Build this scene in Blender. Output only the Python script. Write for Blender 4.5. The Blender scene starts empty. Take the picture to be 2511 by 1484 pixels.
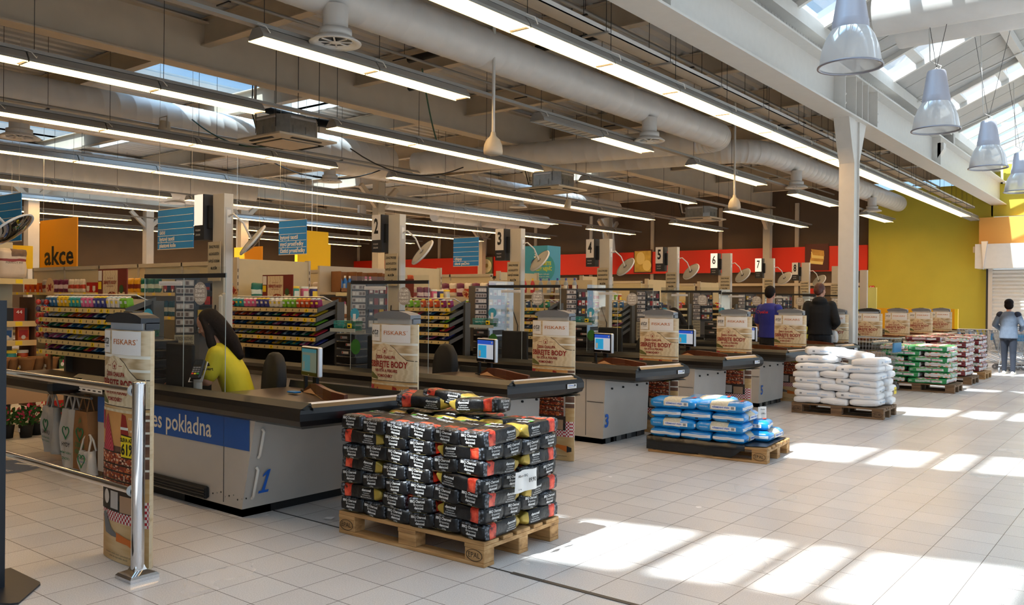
import bpy, math, random
from math import sin, cos, pi, radians, sqrt, atan2
from mathutils import Vector, Matrix, noise
random.seed(7)
SC = bpy.context.scene
COL = SC.collection
# ------------------------------------------------------------------ camera
YW, PT, RL = -0.667229, -0.0024087, 0.0092569
_f = Vector((sin(YW)*cos(PT), cos(YW)*cos(PT), sin(PT)))
_r = Vector((cos(YW), -sin(YW), 0)); _u = _r.cross(_f)
_r2 = cos(RL)*_r + sin(RL)*_u; _u2 = -sin(RL)*_r + cos(RL)*_u
cam = bpy.data.objects.new('camera', bpy.data.cameras.new('camera')); COL.objects.link(cam)
cam.matrix_world = Matrix(((_r2.x, _u2.x, -_f.x, 4.204), (_r2.y, _u2.y, -_f.y, -3.108), (_r2.z, _u2.z, -_f.z, 1.514), (0, 0, 0, 1)))
cam.data.lens = 29.845; cam.data.sensor_width = 36; cam.data.clip_end = 200; cam.data.clip_start = 0.02
SC.camera = cam
# ------------------------------------------------------------------ light and exposure
SC.view_settings.view_transform = 'Standard'; SC.view_settings.look = 'None'
SC.view_settings.gamma = 1; SC.view_settings.use_curve_mapping = False
SC.view_settings.exposure = 0.33
SC.cycles.max_bounces = 6; SC.cycles.diffuse_bounces = 4; SC.cycles.glossy_bounces = 3
SC.cycles.transparent_max_bounces = 24; SC.cycles.transmission_bounces = 4
SC.cycles.sample_clamp_indirect = 6; SC.cycles.caustics_reflective = False; SC.cycles.caustics_refractive = False
W = bpy.data.worlds.new('sky'); SC.world = W; W.use_nodes = True
nt = W.node_tree; nt.nodes.clear()
wo = nt.nodes.new('ShaderNodeOutputWorld'); bg = nt.nodes.new('ShaderNodeBackground')
tc = nt.nodes.new('ShaderNodeTexCoord'); sx = nt.nodes.new('ShaderNodeSeparateXYZ')
nz = nt.nodes.new('ShaderNodeTexNoise'); nz.inputs['Scale'].default_value = 5; nz.inputs['Detail'].default_value = 6
cr = nt.nodes.new('ShaderNodeValToRGB')
cr.color_ramp.elements[0].position = .42; cr.color_ramp.elements[0].color = (.42, .70, 1, 1)
cr.color_ramp.elements[1].position = .62; cr.color_ramp.elements[1].color = (1, 1, 1, 1)
nt.links.new(tc.outputs['Generated'], nz.inputs['Vector']); nt.links.new(nz.outputs['Fac'], cr.inputs['Fac'])
nt.links.new(tc.outputs['Generated'], sx.inputs[0])
mr = nt.nodes.new('ShaderNodeMapRange'); mr.inputs['From Min'].default_value = .42; mr.inputs['From Max'].default_value = .95
mr.inputs['To Min'].default_value = .92; mr.inputs['To Max'].default_value = 5.2
nt.links.new(sx.outputs['Z'], mr.inputs['Value'])
nt.links.new(cr.outputs[0], bg.inputs['Color']); nt.links.new(mr.outputs[0], bg.inputs['Strength'])
nt.links.new(bg.outputs[0], wo.inputs[0])
SUND = Vector((.12, .61, -1)).normalized()
sun = bpy.data.objects.new('sun', bpy.data.lights.new('sun', 'SUN')); COL.objects.link(sun)
sun.data.energy = 11; sun.data.angle = radians(1.1); sun.data.color = (1, .97, .92)
sun.rotation_euler = SUND.to_track_quat('-Z', 'Y').to_euler(); sun.location = (0, -10, 20)
al = bpy.data.objects.new('facade_daylight', bpy.data.lights.new('facade_daylight', 'AREA')); COL.objects.link(al)  # added fill lamp beyond the right facade, brightens the mall like daylight
al.data.shape = 'RECTANGLE'; al.data.size = 34; al.data.size_y = 4.2; al.data.energy = 130; al.data.color = (.90, .95, 1)
al.location = (12.2, 10, 3.0); al.rotation_euler = (0, radians(90), 0)
al.rotation_euler = Vector((-1, 0, -.05)).to_track_quat('-Z', 'Y').to_euler()
# ------------------------------------------------------------------ materials
MATS = {}
def lin(c): return c/12.92 if c <= .04045 else ((c+.055)/1.055)**2.4
def rgb(s): return tuple(lin(int(s[i:i+2], 16)/255) for i in (0, 2, 4)) + (1,)
def mat(name, hexc, rough=.6, metal=0., noise_=0., nscale=8, bump=0., bscale=30, spec=.5, emis=None, coat=0., stretch=None):
    if name in MATS: return MATS[name]
    m = bpy.data.materials.new(name); m.use_nodes = True; t = m.node_tree
    b = t.nodes['Principled BSDF']; c = rgb(hexc)
    b.inputs['Base Color'].default_value = c; b.inputs['Roughness'].default_value = rough
    b.inputs['Metallic'].default_value = metal; b.inputs['Specular IOR Level'].default_value = spec
    if coat: b.inputs['Coat Weight'].default_value = coat; b.inputs['Coat Roughness'].default_value = .1
    co = t.nodes.new('ShaderNodeTexCoord'); vec = co.outputs['Object']
    if stretch:
        mp = t.nodes.new('ShaderNodeMapping'); mp.inputs['Scale'].default_value = stretch
        t.links.new(vec, mp.inputs[0]); vec = mp.outputs[0]
    if noise_:
        n = t.nodes.new('ShaderNodeTexNoise'); n.inputs['Scale'].default_value = nscale; n.inputs['Detail'].default_value = 5
        t.links.new(vec, n.inputs['Vector'])
        r = t.nodes.new('ShaderNodeMapRange'); r.inputs['To Min'].default_value = 1-noise_; r.inputs['To Max'].default_value = 1+noise_
        r.inputs['From Min'].default_value = .25; r.inputs['From Max'].default_value = .75
        t.links.new(n.outputs['Fac'], r.inputs['Value'])
        mx = t.nodes.new('ShaderNodeVectorMath'); mx.operation = 'SCALE'; mx.inputs[0].default_value = c[:3]
        t.links.new(r.outputs[0], mx.inputs['Scale']); t.links.new(mx.outputs[0], b.inputs['Base Color'])
    if bump:
        n = t.nodes.new('ShaderNodeTexNoise'); n.inputs['Scale'].default_value = bscale; n.inputs['Detail'].default_value = 4
        t.links.new(vec, n.inputs['Vector'])
        bp = t.nodes.new('ShaderNodeBump'); bp.inputs['Strength'].default_value = bump; bp.inputs['Distance'].default_value = .01
        t.links.new(n.outputs['Fac'], bp.inputs['Height']); t.links.new(bp.outputs[0], b.inputs['Normal'])
    if emis:
        b.inputs['Emission Color'].default_value = rgb(emis[0]); b.inputs['Emission Strength'].default_value = emis[1]
    MATS[name] = m; return m
def ramp_mat(name, kind, scale, stops, rough=.6, metal=0., stretch=None, extra=None, bump=0.):
    if name in MATS: return MATS[name]
    m = bpy.data.materials.new(name); m.use_nodes = True; t = m.node_tree; b = t.nodes['Principled BSDF']
    co = t.nodes.new('ShaderNodeTexCoord'); mp = t.nodes.new('ShaderNodeMapping')
    if stretch: mp.inputs['Scale'].default_value = stretch
    t.links.new(co.outputs['Object'], mp.inputs[0])
    if kind == 'voronoi':
        n = t.nodes.new('ShaderNodeTexVoronoi'); out = n.outputs['Distance']
    elif kind == 'voronoi_cell':
        n = t.nodes.new('ShaderNodeTexVoronoi'); n.inputs['Randomness'].default_value = .6
        s = t.nodes.new('ShaderNodeSeparateColor'); t.links.new(n.outputs['Color'], s.inputs[0]); out = s.outputs[0]
    elif kind == 'wave':
        n = t.nodes.new('ShaderNodeTexWave'); n.inputs['Distortion'].default_value = 3; n.inputs['Detail'].default_value = 3; out = n.outputs['Fac']
    elif kind == 'check':
        n = t.nodes.new('ShaderNodeTexChecker'); out = n.outputs['Fac']
    else:
        n = t.nodes.new('ShaderNodeTexNoise'); n.inputs['Detail'].default_value = 6; out = n.outputs['Fac']
    n.inputs['Scale'].default_value = scale
    t.links.new(mp.outputs[0], n.inputs['Vector'])
    r = t.nodes.new('ShaderNodeValToRGB'); el = r.color_ramp.elements
    while len(el) < len(stops): el.new(.5)
    for e, (p, c) in zip(el, stops): e.position = p; e.color = rgb(c)
    if kind == 'voronoi_cell': r.color_ramp.interpolation = 'CONSTANT'
    t.links.new(out, r.inputs[0]); t.links.new(r.outputs[0], b.inputs['Base Color'])
    b.inputs['Roughness'].default_value = rough; b.inputs['Metallic'].default_value = metal
    if bump:
        bp = t.nodes.new('ShaderNodeBump'); bp.inputs['Strength'].default_value = bump; bp.inputs['Distance'].default_value = .01
        t.links.new(out, bp.inputs['Height']); t.links.new(bp.outputs[0], b.inputs['Normal'])
    MATS[name] = m; return m
def floor_mat():
    m = bpy.data.materials.new('floor_tiles'); m.use_nodes = True; t = m.node_tree; b = t.nodes['Principled BSDF']; L = t.links
    co = t.nodes.new('ShaderNodeTexCoord'); mp = t.nodes.new('ShaderNodeMapping'); mp.inputs['Location'].default_value = (30, 30, 0)
    L.new(co.outputs['Object'], mp.inputs[0])
    br = t.nodes.new('ShaderNodeTexBrick'); br.offset = 0; br.squash = 1
    br.inputs['Scale'].default_value = 1; br.inputs['Brick Width'].default_value = .3; br.inputs['Row Height'].default_value = .3
    br.inputs['Mortar Size'].default_value = .0022; br.inputs['Mortar Smooth'].default_value = .1; br.inputs['Bias'].default_value = 0
    br.inputs['Color1'].default_value = rgb('dcd8d4'); br.inputs['Color2'].default_value = rgb('d4cfcb'); br.inputs['Mortar'].default_value = rgb('6f6660')
    L.new(mp.outputs[0], br.inputs['Vector'])
    n = t.nodes.new('ShaderNodeTexNoise'); n.inputs['Scale'].default_value = 160; n.inputs['Detail'].default_value = 2
    L.new(co.outputs['Object'], n.inputs['Vector'])
    r = t.nodes.new('ShaderNodeMapRange'); r.inputs['From Min'].default_value = .3; r.inputs['From Max'].default_value = .7
    r.inputs['To Min'].default_value = .84; r.inputs['To Max'].default_value = 1.12; L.new(n.outputs['Fac'], r.inputs['Value'])
    n2 = t.nodes.new('ShaderNodeTexNoise'); n2.inputs['Scale'].default_value = .9; n2.inputs['Detail'].default_value = 4
    L.new(co.outputs['Object'], n2.inputs['Vector'])
    r2 = t.nodes.new('ShaderNodeMapRange'); r2.inputs['To Min'].default_value = .9; r2.inputs['To Max'].default_value = 1.08; L.new(n2.outputs['Fac'], r2.inputs['Value'])
    mu = t.nodes.new('ShaderNodeMath'); mu.operation = 'MULTIPLY'; L.new(r.outputs[0], mu.inputs[0]); L.new(r2.outputs[0], mu.inputs[1])
    sc = t.nodes.new('ShaderNodeVectorMath'); sc.operation = 'SCALE'; L.new(br.outputs['Color'], sc.inputs[0]); L.new(mu.outputs[0], sc.inputs['Scale'])
    L.new(sc.outputs[0], b.inputs['Base Color'])
    r3 = t.nodes.new('ShaderNodeMapRange'); r3.inputs['To Min'].default_value = .16; r3.inputs['To Max'].default_value = .34
    L.new(n2.outputs['Fac'], r3.inputs['Value']); L.new(r3.outputs[0], b.inputs['Roughness'])
    bp = t.nodes.new('ShaderNodeBump'); bp.inputs['Strength'].default_value = .25; bp.inputs['Distance'].default_value = .002
    L.new(n.outputs['Fac'], bp.inputs['Height']); L.new(bp.outputs[0], b.inputs['Normal'])
    b.inputs['Specular IOR Level'].default_value = .45
    MATS['floor_tiles'] = m; return m
def glass_mat(name, tint, refl=.08, alpha=.12):
    if name in MATS: return MATS[name]
    m = bpy.data.materials.new(name); m.use_nodes = True; t = m.node_tree; t.nodes.clear()
    o = t.nodes.new('ShaderNodeOutputMaterial'); tr = t.nodes.new('ShaderNodeBsdfTransparent'); tr.inputs[0].default_value = rgb(tint)
    g = t.nodes.new('ShaderNodeBsdfGlossy'); g.inputs['Roughness'].default_value = .03
    fr = t.nodes.new('ShaderNodeFresnel'); fr.inputs[0].default_value = 1.35
    mx = t.nodes.new('ShaderNodeMixShader')
    mth = t.nodes.new('ShaderNodeMath'); mth.operation = 'MULTIPLY_ADD'; mth.inputs[1].default_value = refl*3; mth.inputs[2].default_value = refl*.05
    t.links.new(fr.outputs[0], mth.inputs[0]); t.links.new(mth.outputs[0], mx.inputs[0])
    t.links.new(tr.outputs[0], mx.inputs[1]); t.links.new(g.outputs[0], mx.inputs[2])
    d = t.nodes.new('ShaderNodeBsdfDiffuse'); d.inputs[0].default_value = (.84, .84, .84, 1)
    m2 = t.nodes.new('ShaderNodeMixShader'); m2.inputs[0].default_value = alpha
    t.links.new(mx.outputs[0], m2.inputs[1]); t.links.new(d.outputs[0], m2.inputs[2]); t.links.new(m2.outputs[0], o.inputs[0])
    MATS[name] = m; return m
floor_mat()
M_ = mat
WHITE = M_('white_paint', 'd2cdc5', .45, noise_=.03); CREAM = M_('cream_enamel', 'beb5a4', .5, noise_=.04)
BEIGE = M_('beige_steel', 'c2b49f', .55, noise_=.06, nscale=3); LGREY = M_('light_grey_laminate', 'b4afa8', .45, noise_=.04, nscale=5)
MGREY = M_('mid_grey_plastic', '74767a', .45); DGREY = M_('dark_grey_plastic', '2b2c2f', .4); BLACK = M_('black_plastic', '0c0c0e', .28, noise_=.1)
BLK2 = M_('black_matt', '0a0a0b', .7); RIMG = M_('rim_grey_metal', '3a3a36', .38, metal=.5)
CHROME = M_('polished_chrome', 'd8d8da', .08, metal=1); STEEL = M_('galvanised_steel', 'a9a9a6', .32, metal=.9, noise_=.15, nscale=12)
SILVER = M_('brushed_silver', 'd8d8da', .35, metal=.6); DUCT = M_('duct_white_steel', 'dad6d0', .38, noise_=.05, nscale=4)
RAIL = M_('grey_rail', '9d9a94', .4, metal=.3); WIRE = M_('dark_wire', '2a2724', .6); RUST = M_('rusty_primer', '6e4a38', .8, noise_=.35, nscale=6)
DEPTH = M_('deck_grey', 'bab6af', .5, noise_=.08, nscale=2)
TUBE = M_('lamp_diffuser', 'fff0c4', .5, emis=('ffd39a', 12.5)); TUBEOFF = M_('lamp_diffuser_unlit', 'bdb8ae', .4)
LOUV = M_('lamp_louvre', 'ffe9b0', .4, emis=('ffdf98', 2.8))
YEL = M_('yellow_wall_paint', 'bdb03c', .75, noise_=.06, nscale=1.5); ORG = M_('orange_panel', 'e8a34c', .6); BROWNW = M_('brown_wall_sheet', '5c4a3a', .75, noise_=.1, nscale=1)
REDB = M_('red_band', 'd2260f', .5); GREENB = M_('green_band', '0c5a1c', .6); BLUES = M_('blue_sign', '1684dc', .5); TXW = M_('white_print', 'f2f0ea', .6)
AKCE = M_('orange_sign', 'f0a012', .6); YSIGN = M_('yellow_sign', 'f5c915', .6); TXK = M_('black_print', '141210', .6); BLUEP = M_('blue_print', '1a5fc0', .6)
REDT = M_('dark_red_print', '98241a', .6); ORT = M_('orange_print', 'c8702a', .5); PAPER = M_('paper_white', 'e9e6e2', .7)
WOODL = ramp_mat('pale_board', 'wave', 3.0, [(0, 'ddc8a2'), (.6, 'e6d3b0'), (1, 'd6bf96')], .6, stretch=(1, 1, 9))
PLANK = ramp_mat('plank_print', 'wave', 4.0, [(0, 'b59a72'), (.5, 'c9b08a'), (1, 'd9c6a4')], .6, stretch=(.5, 1, 8))
WHP = M_('white_plank_gap', 'e8e2d2', .6); PALW = ramp_mat('pallet_pine', 'noise', 5, [(.25, '7a5734'), (.5, 'b08552'), (.75, 'caa270')], .75, stretch=(.6, 3, 6), bump=.3)
PALD = ramp_mat('pallet_weathered', 'noise', 5, [(.25, '4d3b2b'), (.5, '75593e'), (.75, '957555')], .8, stretch=(.6, 3, 6), bump=.3)
TAGY = M_('price_tag_yellow', 'f2d21c', .6); TAGW = M_('price_rail_cream', 'd6c088', .5)
PLEXI = glass_mat('plexiglass', 'eef0ee', .1, .012); SKYG = glass_mat('roof_glass', 'e6f2fb', .1, .05); LAMPG = glass_mat('ribbed_lamp_glass', 'f6f4f0', .4, .6)
MIRR = M_('mirror_face', 'dcdcdc', .04, metal=1); MBACK = M_('mirror_back_grey', '8d8b85', .5); KRAFT = M_('kraft_paper', '94683f', .8, noise_=.12)
SKIN = M_('skin', 'c58d72', .55); DSKIN = M_('skin_shade', 'b57a62', .55); LIP = M_('lips', 'a05048', .5)
# ------------------------------------------------------------------ mesh builder
def fr(o, xd, yd):
    x = Vector(xd).normalized(); y = Vector(yd).normalized(); z = x.cross(y).normalized(); y = z.cross(x)
    return Matrix(((x.x, y.x, z.x, o[0]), (x.y, y.y, z.y, o[1]), (x.z, y.z, z.z, o[2]), (0, 0, 0, 1)))
def T(x, y, z): return Matrix.Translation((x, y, z))
def RZ(a): return Matrix.Rotation(a, 4, 'Z')
def RX(a): return Matrix.Rotation(a, 4, 'X')
def RY(a): return Matrix.Rotation(a, 4, 'Y')
_TX = {}
def textgeo(s, bold=0., shear=0., sp=1.):
    k = (s, bold, shear, sp)
    if k not in _TX:
        c = bpy.data.curves.new('t', 'FONT'); c.body = s; c.size = 1; c.offset = bold; c.shear = shear; c.space_character = sp
        c.resolution_u = 2; c.align_x = 'CENTER'; c.align_y = 'CENTER'
        o = bpy.data.objects.new('t', c); COL.objects.link(o)
        dg = bpy.context.evaluated_depsgraph_get(); me = bpy.data.meshes.new_from_object(o.evaluated_get(dg))
        vs = [v.co.copy() for v in me.vertices]; fs = [tuple(p.vertices) for p in me.polygons]
        bpy.data.objects.remove(o); bpy.data.curves.remove(c); bpy.data.meshes.remove(me)
        if vs:
            x0 = min(v.x for v in vs); x1 = max(v.x for v in vs)
            for v in vs: v.x -= (x0+x1)/2
            w = x1-x0
        else: w = 1
        _TX[k] = (vs, fs, w)
    return _TX[k]
class MB:
    def __init__(s): s.v = []; s.f = []; s.mi = []; s.sm = []; s.mats = []
    def m(s, mt):
        if mt not in s.mats: s.mats.append(mt)
        return s.mats.index(mt)
    def add(s, vs, fs, mt, M=None, smooth=False):
        b = len(s.v)
        for v in vs:
            v = Vector(v); s.v.append(M @ v if M is not None else v)
        one = not isinstance(mt, (list, tuple))
        k = s.m(mt) if one else None
        for i, f in enumerate(fs):
            s.f.append([b+j for j in f]); s.mi.append(k if one else s.m(mt[i])); s.sm.append(smooth)
        return s
    def box(s, x0, y0, z0, x1, y1, z1, mt, M=None):
        return s.add([(x0, y0, z0), (x1, y0, z0), (x1, y1, z0), (x0, y1, z0), (x0, y0, z1), (x1, y0, z1), (x1, y1, z1), (x0, y1, z1)],
            [(0, 3, 2, 1), (4, 5, 6, 7), (0, 1, 5, 4), (1, 2, 6, 5), (2, 3, 7, 6), (3, 0, 4, 7)], mt, M)
    def bev(s, x0, y0, z0, x1, y1, z1, r, mt, M=None):      # box with rounded vertical-ish edges on all sides (chamfer)
        poly = [(x0+r, y0), (x1-r, y0), (x1, y0+r), (x1, y1-r), (x1-r, y1), (x0+r, y1), (x0, y1-r), (x0, y0+r)]
        ins = [(x0+r*1.6, y0+r), (x1-r*1.6, y0+r), (x1-r, y0+r*1.6), (x1-r, y1-r*1.6), (x1-r*1.6, y1-r), (x0+r*1.6, y1-r), (x0+r, y1-r*1.6), (x0+r, y0+r*1.6)]
        vs = [(a, b, z0) for a, b in ins]+[(a, b, z0+r) for a, b in poly]+[(a, b, z1-r) for a, b in poly]+[(a, b, z1) for a, b in ins]
        fs = [tuple(range(7, -1, -1)), tuple(range(24, 32))]
        for k in range(3):
            for i in range(8): j = (i+1) % 8; fs.append((k*8+i, k*8+j, k*8+8+j, k*8+8+i))
        return s.add(vs, fs, mt, M)
    def cyl(s, p0, p1, r, mt, n=12, r1=None, caps=True, M=None, smooth=True):
        p0 = Vector(p0); p1 = Vector(p1); d = (p1-p0).normalized(); a = d.orthogonal().normalized(); b = d.cross(a); r1 = r if r1 is None else r1
        vs = []
        for k in range(n):
            t = 2*pi*k/n; e = a*cos(t)+b*sin(t); vs.append(p0+e*r)
        for k in range(n):
            t = 2*pi*k/n; e = a*cos(t)+b*sin(t); vs.append(p1+e*r1)
        s.add(vs, [(k, (k+1) % n, n+(k+1) % n, n+k) for k in range(n)], mt, M, smooth)
        if caps: s.add(vs, [tuple(range(n-1, -1, -1)), tuple(range(n, 2*n))], mt, M)
        return s
    def tube(s, pts, r, mt, n=8, M=None, closed=False, smooth=True):
        pts = [Vector(p) for p in pts]; N = len(pts); rings = []; a = None
        for i in range(N):
            p, q = (pts[(i-1) % N], pts[(i+1) % N]) if closed else (pts[max(i-1, 0)], pts[min(i+1, N-1)])
            d = (q-p).normalized()
            a = (d.orthogonal() if a is None else a-d*a.dot(d)).normalized(); b = d.cross(a)
            rr = r[i] if isinstance(r, (list, tuple)) else r
            rings.append([pts[i]+(a*cos(2*pi*k/n)+b*sin(2*pi*k/n))*rr for k in range(n)])
        vs = [v for R in rings for v in R]; fs = []
        for i in range(N if closed else N-1):
            j = (i+1) % N
            for k in range(n): fs.append((i*n+k, i*n+(k+1) % n, j*n+(k+1) % n, j*n+k))
        s.add(vs, fs, mt, M, smooth)
        if not closed: s.add(vs, [tuple(range(n-1, -1, -1)), tuple((N-1)*n+k for k in range(n))], mt, M)
        return s
    def lathe(s, prof, mt, n=24, M=None, a0=0, a1=2*pi, smooth=True):
        full = abs(a1-a0-2*pi) < 1e-6; K = n if full else n+1; vs = []
        for r, z in prof:
            for k in range(K):
                t = a0+(a1-a0)*k/n; vs.append((r*cos(t), r*sin(t), z))
        fs = []; ms = []
        for i in range(len(prof)-1):
            for k in range(n):
                j = (k+1) % K; fs.append((i*K+k, i*K+j, (i+1)*K+j, (i+1)*K+k)); ms.append(mt[i] if isinstance(mt, (list, tuple)) else mt)
        return s.add(vs, fs, ms, M, smooth)
    def prism(s, poly, z0, z1, mt, M=None):
        n = len(poly); vs = [(x, y, z0) for x, y in poly]+[(x, y, z1) for x, y in poly]
        return s.add(vs, [tuple(range(n-1, -1, -1)), tuple(range(n, 2*n))]+[(i, (i+1) % n, n+(i+1) % n, n+i) for i in range(n)], mt, M)
    def poly(s, pts, mt, M=None): return s.add([(p[0], p[1], p[2] if len(p) > 2 else 0) for p in pts], [tuple(range(len(pts)))], mt, M)
    def rect(s, x0, y0, x1, y1, mt, M, z=0): return s.add([(x0, y0, z), (x1, y0, z), (x1, y1, z), (x0, y1, z)], [(0, 1, 2, 3)], mt, M)
    def disc(s, cx, cy, r, mt, M, z=0, n=24, ry=None):
        ry = ry or r; return s.add([(cx+r*cos(2*pi*k/n), cy+ry*sin(2*pi*k/n), z) for k in range(n)], [tuple(range(n))], mt, M)
    def text(s, st, h, mt, M, x=0, y=0, z=.001, w=None, bold=0., shear=0., fn=None):
        vs, fs, tw = textgeo(st, bold, shear); sx_ = h*.78 if w is None else w/tw; sy_ = h
        out = [Vector((v.x*sx_+x, v.y*sy_*1.0+y, z)) for v in vs]
        if fn: out = [fn(v) for v in out]
        return s.add(out, fs, mt, M)
    def build(s, name, parent=None, label=None, cat=None, group=None, kind=None, loc=None, rz=0, auto=False):
        me = bpy.data.meshes.new(name); me.from_pydata([tuple(v) for v in s.v], [], s.f)
        for x in s.mats: me.materials.append(x)
        me.polygons.foreach_set('material_index', s.mi); me.polygons.foreach_set('use_smooth', s.sm); me.update()
        o = bpy.data.objects.new(name, me); COL.objects.link(o)
        if parent: o.parent = parent
        if loc is not None: o.location = loc
        if rz: o.rotation_euler = (0, 0, rz)
        return tag(o, label, cat, group, kind)
_W = 'zero one two three four five six seven eight nine ten eleven twelve'.split()
def words_(s):
    import re
    return re.sub(r'(?<![\w,])(\d{1,2})(?![\w,])', lambda m: _W[int(m.group(1))] if int(m.group(1)) < 13 else m.group(1), s)
def tag(o, label=None, cat=None, group=None, kind=None):
    label = words_(label) if label else label; group = words_(group) if group else group
    for k, v in (('label', label), ('category', cat), ('group', group), ('kind', kind)):
        if v: o[k] = v
    return o
def thing(name, label, cat, loc=(0, 0, 0), rz=0, group=None):
    o = bpy.data.objects.new(name, None); o.empty_display_size = .1; COL.objects.link(o); o.location = loc; o.rotation_euler = (0, 0, rz)
    return tag(o, label, cat, group)
def dup(root, loc=None, rz=None, label=None, group=None, rot=None, scale=None):
    def cp(o, par):
        c = o.copy(); COL.objects.link(c); c.parent = par
        for ch in list(o.children): cp(ch, c)
        return c
    r = cp(root, None)
    if loc is not None: r.location = loc
    if rz is not None: r.rotation_euler = (0, 0, rz)
    if rot is not None: r.rotation_euler = rot
    if scale is not None: r.scale = scale
    if label: r['label'] = words_(label)
    if group: r['group'] = words_(group)
    return r
ORD = ['', 'first', 'second', 'third', 'fourth', 'fifth', 'sixth', 'seventh', 'eighth', 'ninth', 'tenth', 'eleventh', 'twelfth', 'thirteenth', 'fourteenth', 'fifteenth', 'sixteenth', 'seventeenth', 'eighteenth', 'nineteenth', 'twentieth']
def wavy(a, b, sag, n=10):
    a = Vector(a); b = Vector(b); return [a.lerp(b, i/n)+Vector((0, 0, -sag*4*(i/n)*(1-i/n))) for i in range(n+1)]
# ================================================================== SETTING
def st(mb, name, **k): return mb.build(name, kind='structure', **k)
b = MB(); b.box(-32, -9, -.2, 12, 30, 0, MATS['floor_tiles']); st(b, 'floor')
b = MB(); b.box(1.30, .585, .0005, 9, .615, .004, M_('joint_metal', '57524d', .5, metal=.4)); b.box(-1.15, .594, .0003, 1.3, .606, .002, WIRE); st(b, 'trim_1')
# store roof deck: trapezoid sheet spanning along the mall, with cut-outs for rooflights
OPEN = [(-12.6, -10.8, 5.2, 9.6), (-20.9, -18.5, 3.2, 9.0), (-12.3, -10.8, 16.5, 20.0), (-20.9, -18.5, 14, 19), (-15.6, -14.9, 25, 27.5), (-28, -26, 10, 16)]
b = MB(); x = -31.2
while x < -.6:
    cuts = [(y0, y1) for X0, X1, y0, y1 in OPEN if X0-.01 < x+.15 < X1+.01]
    segs = []; y = -9
    for c0, c1 in sorted(cuts): segs.append((y, c0)); y = c1
    segs.append((y, 28.2))
    for y0, y1 in segs:
        P = [(x, 5.98), (x+.05, 5.9), (x+.19, 5.9), (x+.24, 5.98), (x+.3, 5.98)]
        b.add([(p[0], y0, p[1]) for p in P]+[(p[0], y1, p[1]) for p in P], [(i, i+1, 6+i, 5+i) for i in range(4)], DEPTH)
    x += .3
for X0, X1, y0, y1 in OPEN:
    for a in ((X0-.05, y0, X0, y1), (X1, y0, X1+.05, y1), (X0, y0-.05, X1, y0), (X0, y1, X1, y1+.05)): b.box(a[0], a[1], 5.9, a[2], a[3], 6.25, WHITE)
st(b, 'ceiling')
b = MB()
for X0, X1, y0, y1 in OPEN: b.box(X0, y0, 6.2, X1, y1, 6.22, SKYG)
st(b, 'window_1')
# unseen solid blanket added above the sheet deck so that no daylight leaks
b = MB(); xs = sorted({-31.4, -.45} | {v for o in OPEN for v in o[:2]})
for i in range(len(xs)-1):
    xm = (xs[i]+xs[i+1])/2; y = -9
    for c0, c1 in sorted((o[2], o[3]) for o in OPEN if o[0] < xm < o[1])+[(28.3, None)]:
        b.box(xs[i], y, 6.0, xs[i+1], c0, 6.05, DEPTH)
        if c1: y = c1
st(b, 'light_leak_blanket')
def ibeam(b, p0, p1, w, h, mt, tf=.025, tw=.02):
    """I profile from p0 to p1 (bottom-centre line)"""
    p0 = Vector(p0); p1 = Vector(p1); d = (p1-p0); L = d.length; M = fr(p0, d, Vector((0, 0, 1)).cross(d))
    b.box(0, -w/2, 0, L, w/2, tf, mt, M); b.box(0, -w/2, h-tf, L, w/2, h, mt, M); b.box(0, -tw/2, tf, L, tw/2, h-tf, mt, M)
for X, mt in ((-7.9, BEIGE), (-14.6, BEIGE), (-21.5, BEIGE), (-27.8, BEIGE)):
    b = MB(); ibeam(b, (X, -9, 5.08), (X, 28, 5.08), .3, .74, mt); st(b, 'roof_girder')
for k in range(-2, 8):
    y = 4.38+3.12*k; b = MB(); ibeam(b, (-31, y, 5.46), (-.62, y, 5.46), .16, .42, BEIGE, .02, .02); st(b, 'roof_beam')
# ducted black cable sleeves on the roof beams
for X0, X1, Y in ((-3.6, -2.3, 7.35), (-5.6, -4.4, 6.6), (-6.9, -6.2, 7.9), (-3.0, -2.2, 15.2)):
    b = MB(); b.tube([(X0, Y, 5.38), (X1, Y, 5.38)], .06, BLK2, 8); b.tube([((X0+X1)/2, Y, 5.4), ((X0+X1)/2, Y, 5.89)], .006, WIRE, 4)
    b.build('pipe_sleeve', label='short black foam-covered pipe under the store roof %s' % {7.35: 'nearest the main white beam', 6.6: 'with a green cable hanging off it', 7.9: 'beside the large grey girder', 15.2: 'over the far bent duct'}[Y], cat='pipe')
b = MB()
for i in range(2): b.tube([(-11.6, 5.9, 5.75), (-10.95, 7.3, 5.5), (-10.75, 8.6, 5.38), (-10.7, 9.2, 5.4)], [.035, .07, .09, .09], BLK2, 8)
b.build('pipe_sleeve', label='long sagging black pipe in front of the nearest store rooflight', cat='pipe')
# main white beam beside the mall
b = MB(); ibeam(b, (-.38, -8, 4.7), (-.38, 28, 4.7), .42, .72, WHITE, .03, .03)
for y in (-1.2, 11.9, 12.25, 12.6, 13.2, 11.3, 5.2, 18.4): b.box(-.58, y, 4.73, -.18, y+.02, 5.39, WHITE)
for y in (5.2, 18.4): b.prism([(-.3, 5.2), (-.17, 5.4), (-.17, 5.55), (-.3, 5.55)], 0, .25, WHITE, Matrix(((1, 0, 0, .05), (0, 0, 1, y), (0, 1, 0, -.3), (0, 0, 0, 1))))
for y in (11.32, 13.22):
    for z in (4.85, 5.0, 5.3): b.cyl((-.2, y+.04, z), (-.2, y+.07, z), .02, WHITE, 6)
st(b, 'roof_girder')
b = MB(); ibm = WHITE   # column with haunch
b.box(-.51, 12.08, 0, -.25, 12.1, 4.7, WHITE); b.box(-.51, 12.36, 0, -.25, 12.38, 4.7, WHITE); b.box(-.48, 12.1, 0, -.28, 12.36, 4.7, WHITE)
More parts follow.
